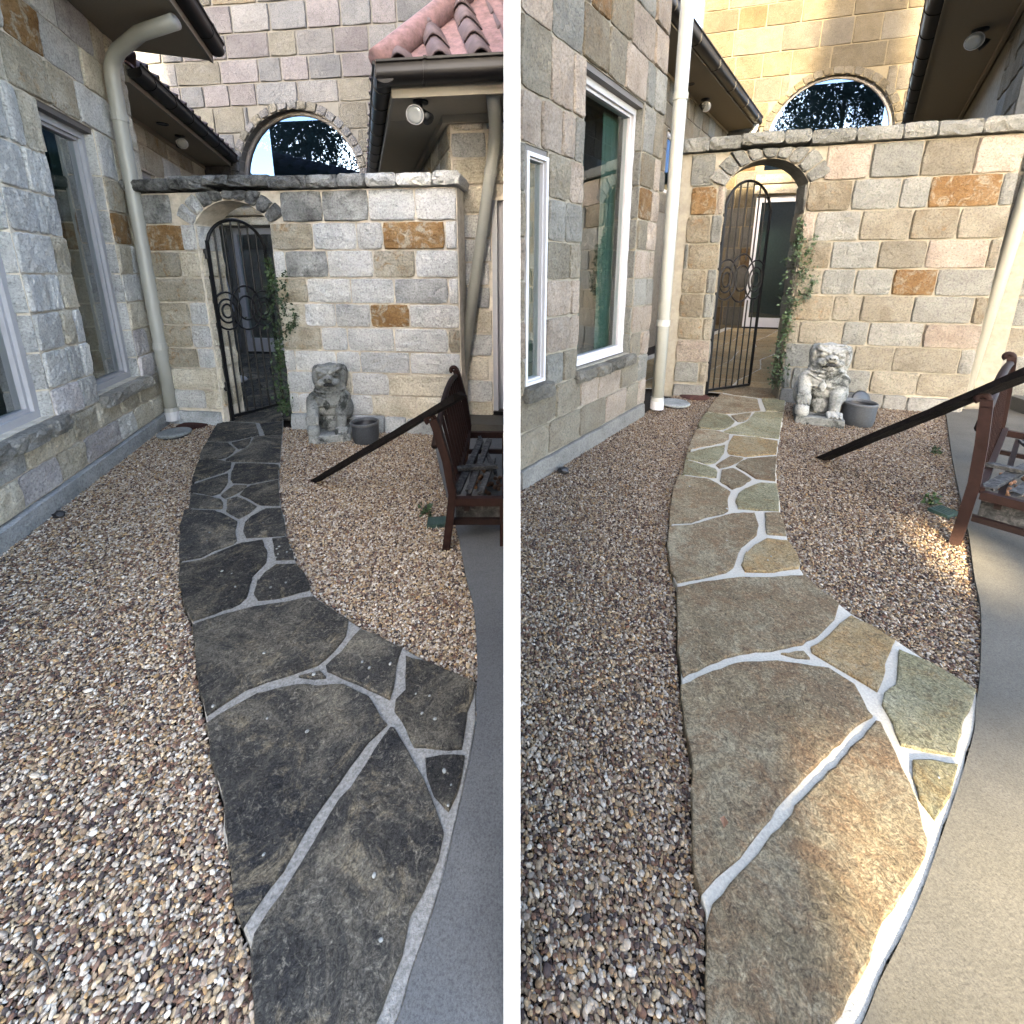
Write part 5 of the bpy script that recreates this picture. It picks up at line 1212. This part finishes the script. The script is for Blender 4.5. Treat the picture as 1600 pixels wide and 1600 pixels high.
def board(a, b, w, h, label, mat='greywood', name='loose_slat', cat='slat', group=None, broken=.03, seed=0):
    a = np.array(a, float); b = np.array(b, float); d = b-a; L = np.linalg.norm(d); d /= L; sx = unit(np.cross(d, [0, 0, 1.])); sz = np.cross(sx, d); r = np.random.default_rng(seed+3)
    n = max(3, int(L/.12)); V = []; F = []
    for i in range(n+1):
        p = a+d*L*i/n
        for (x, z) in ((-1, -1), (-.35, -1), (.4, -1), (1, -1), (1, 1), (.4, 1), (-.35, 1), (-1, 1)):
            e = d*r.uniform(-broken, broken) if i in (0, n) else 0
            V.append(p+sx*x*w/2*(1+r.normal(0, .03))+sz*z*h/2*(1+r.normal(0, .07))+e)
    for i in range(n):
        for j in range(8): F.append((i*8+j, i*8+(j+1) % 8, (i+1)*8+(j+1) % 8, (i+1)*8+j))
    F += [tuple(range(8))[::-1], tuple(n*8+j for j in range(8))]
    o = mk(name, V, F, M[mat]); tag(o, label, cat, group); return o
for side in 'LR':
    left = side == 'L'; gname = 'left garden' if left else 'right garden'
    pn = G(697, 853) if left else G(1493, 845); 
    if left: pf = pn+np.array([-.01, 1.12]); Hb = .80; dp_ = .355
    else: pf = G(1541, 732); Hb = .90; dp_ = .5
    P, L, zs_, near = make_bench(pn, pf, Hb, dp_, 'rusty brown bench with missing seat boards at the driveway edge, %s' % gname, 1. if left else 1.2, 1. if left else .35)
    zz = zs_+.04
    if left:
        specs = [((.03, .30, zz+.03), (.29, .34, zz+.03), 'short cracked grey slat crossing the bench seat', .045), ((.07, .03, zz), (.16, .85, zz), 'long grey slat along the back side of the bench seat', .045), ((.14, .04, zz), (.23, .90, zz), 'middle long grey slat on the bench seat', .04), ((.21, .06, zz-.02), (.27, .5, zz), 'split grey slat near the white divider on the bench seat', .035), ((.15, .95, zz), (.29, .40, zz-.05), 'thin broken slat slanting across the bench seat', .025)]
    else:
        specs = [((.03, .42, zz+.03), (.52, .46, zz+.03), 'short cracked grey slat crossing the bench seat', .055), ((.07, .03, zz), (.30, 1.1, zz), 'long grey slat along the back side of the bench seat', .055), ((.18, .04, zz), (.42, 1.2, zz), 'middle long grey slat on the bench seat', .05), ((.32, .06, zz-.02), (.47, .7, zz), 'split grey slat near the front of the bench seat', .045), ((.15, 1.3, zz), (.46, .5, zz-.05), 'thin broken slat slanting across the bench seat', .03)]
    for i, (a, b, lab, w) in enumerate(specs): board(P(*a), P(*b), w, .022, '%s, %s' % (lab, gname), group=None, seed=i)
    # long plank from the gravel over the near back post
    a = np.array([*G(495, 750), .0]) if left else np.array([*G(1287, 716), .0])
    if left: tp = P(-.05, .0, Hb+.045)
    else: tp = P(-.02, .0, Hb+.055)
    d = unit(tp-a); L2 = np.linalg.norm(tp-a); b = tp+d*(.24 if left else .62)
    board(a, b, .075 if left else .095, .035, 'long dark plank leaning from the gravel over the bench back, %s' % gname, mat='plank', name='leaning_plank', cat='plank', seed=9, broken=.05)
    # dry pods under the seat
    V = []; F = []; r = np.random.default_rng(4)
    for i in range(40):
        p = P(r.uniform(.08, dp_-.03), L*r.uniform(.55, .95), .0+r.uniform(0, .04)); V2, F2 = zip_sph([p], .018); k = len(V); V += V2; F += [tuple(x+k for x in f) for f in F2]
    o = mk('dry_pods', V, F, M['dryleaf'], None, True); tag(o, 'pile of brown dry pods on the ground under the bench, %s' % gname, 'pods', kind='stuff')

# ------------------------------------------------------------------ folded parasol in the rear courtyard of the left garden
q = G(352, 596); ub = empty('folded_parasol', (q[0], q[1], 0), 'folded pale parasol on a white base, seen through the stained gateway', 'parasol')
MB().lathe([(0, .07), (.05, .07), (.28, .035), (.30, 0), (0, 0)], (q[0], q[1], 0), 28).build('base', M['vinyl'], ub, True)
MB().tube([(q[0], q[1], .05), (q[0], q[1], 2.75)], .022, 10).build('pole', M['vinyl'], ub, True)
V = []; F = []; nn = 32
for i in range(13):
    z = 1.05+1.6*i/12; rr = .20-.16*(i/12)**1.3
    for j in range(nn):
        a = j/nn*6.283; q2 = rr*(1+.28*math.cos(a*8)); V.append((q[0]+q2*math.cos(a), q[1]+q2*math.sin(a), z))
for i in range(12):
    for j in range(nn): F.append((i*nn+j, i*nn+(j+1) % nn, (i+1)*nn+(j+1) % nn, (i+1)*nn+j))
mk('canopy', V, F, M['canvas'], ub, True)

# ------------------------------------------------------------------ a few pebbles kicked on to each path
for side, g_, lab in (('L', ident, 'stray pale pebbles scattered on the blackened flagstones'), ('R', l2r, 'stray pale pebbles scattered on the cleaned flagstones')):
    V = []; F = []; r = np.random.default_rng(21 if side == 'L' else 22); k_ = 0
    while k_ < (34 if side == 'L' else 6):
        s_ = STONES[int(r.integers(13, len(STONES)))]; c_ = np.mean(np.array(s_), 0); p = c_+(np.array(s_[int(r.integers(0, len(s_)))])-c_)*r.uniform(0, .95)
        q = G(*g_(p)); bm = bmesh.new(); bmesh.ops.create_icosphere(bm, subdivisions=2, radius=1); a = r.uniform(.003, .0068)
        rot = Matrix.Rotation(r.uniform(0, 6), 4, 'Z'); n_ = len(V)
        for w in bm.verts: c = rot@Vector((w.co.x*a*1.3, w.co.y*a, w.co.z*a*.6)); V.append((q[0]+c.x, q[1]+c.y, .0105+a*.5+c.z))
        bm.verts.index_update(); F += [tuple(x.index+n_ for x in f.verts) for f in bm.faces]; bm.free(); k_ += 1
    o = mk('loose_pebbles', V, F, M['lionball'], None, True); tag(o, lab, 'pebbles', kind='stuff')

# ------------------------------------------------------------------ twigs on the gravel
for (u0, v0, u1, v1, lab) in ((46, 1458, 84, 1534, 'long grey twig on the gravel at the lower left of the left garden'), (112, 1296, 104, 1322, 'short brown twig on the gravel left of the blackened path'), (600, 905, 622, 915, 'tiny brown twig on the gravel right of the blackened path'), (835, 1452, 846, 1530, 'thin twig on the darker gravel at the lower left of the right garden')):
    a, b = np.array([*G(u0, v0), -.004]), np.array([*G(u1, v1), .002]); r = np.random.default_rng(int(u0))
    pts = [a+(b-a)*t+np.array([*r.normal(0, .004, 2), .004*math.sin(t*5)]) for t in np.linspace(0, 1, 7)]
    tag(MB().tube(pts, [.0032, .003, .0028, .0026, .0024, .0018, .001], 6).build('twig', M['bark'], None, True), lab, 'twig')
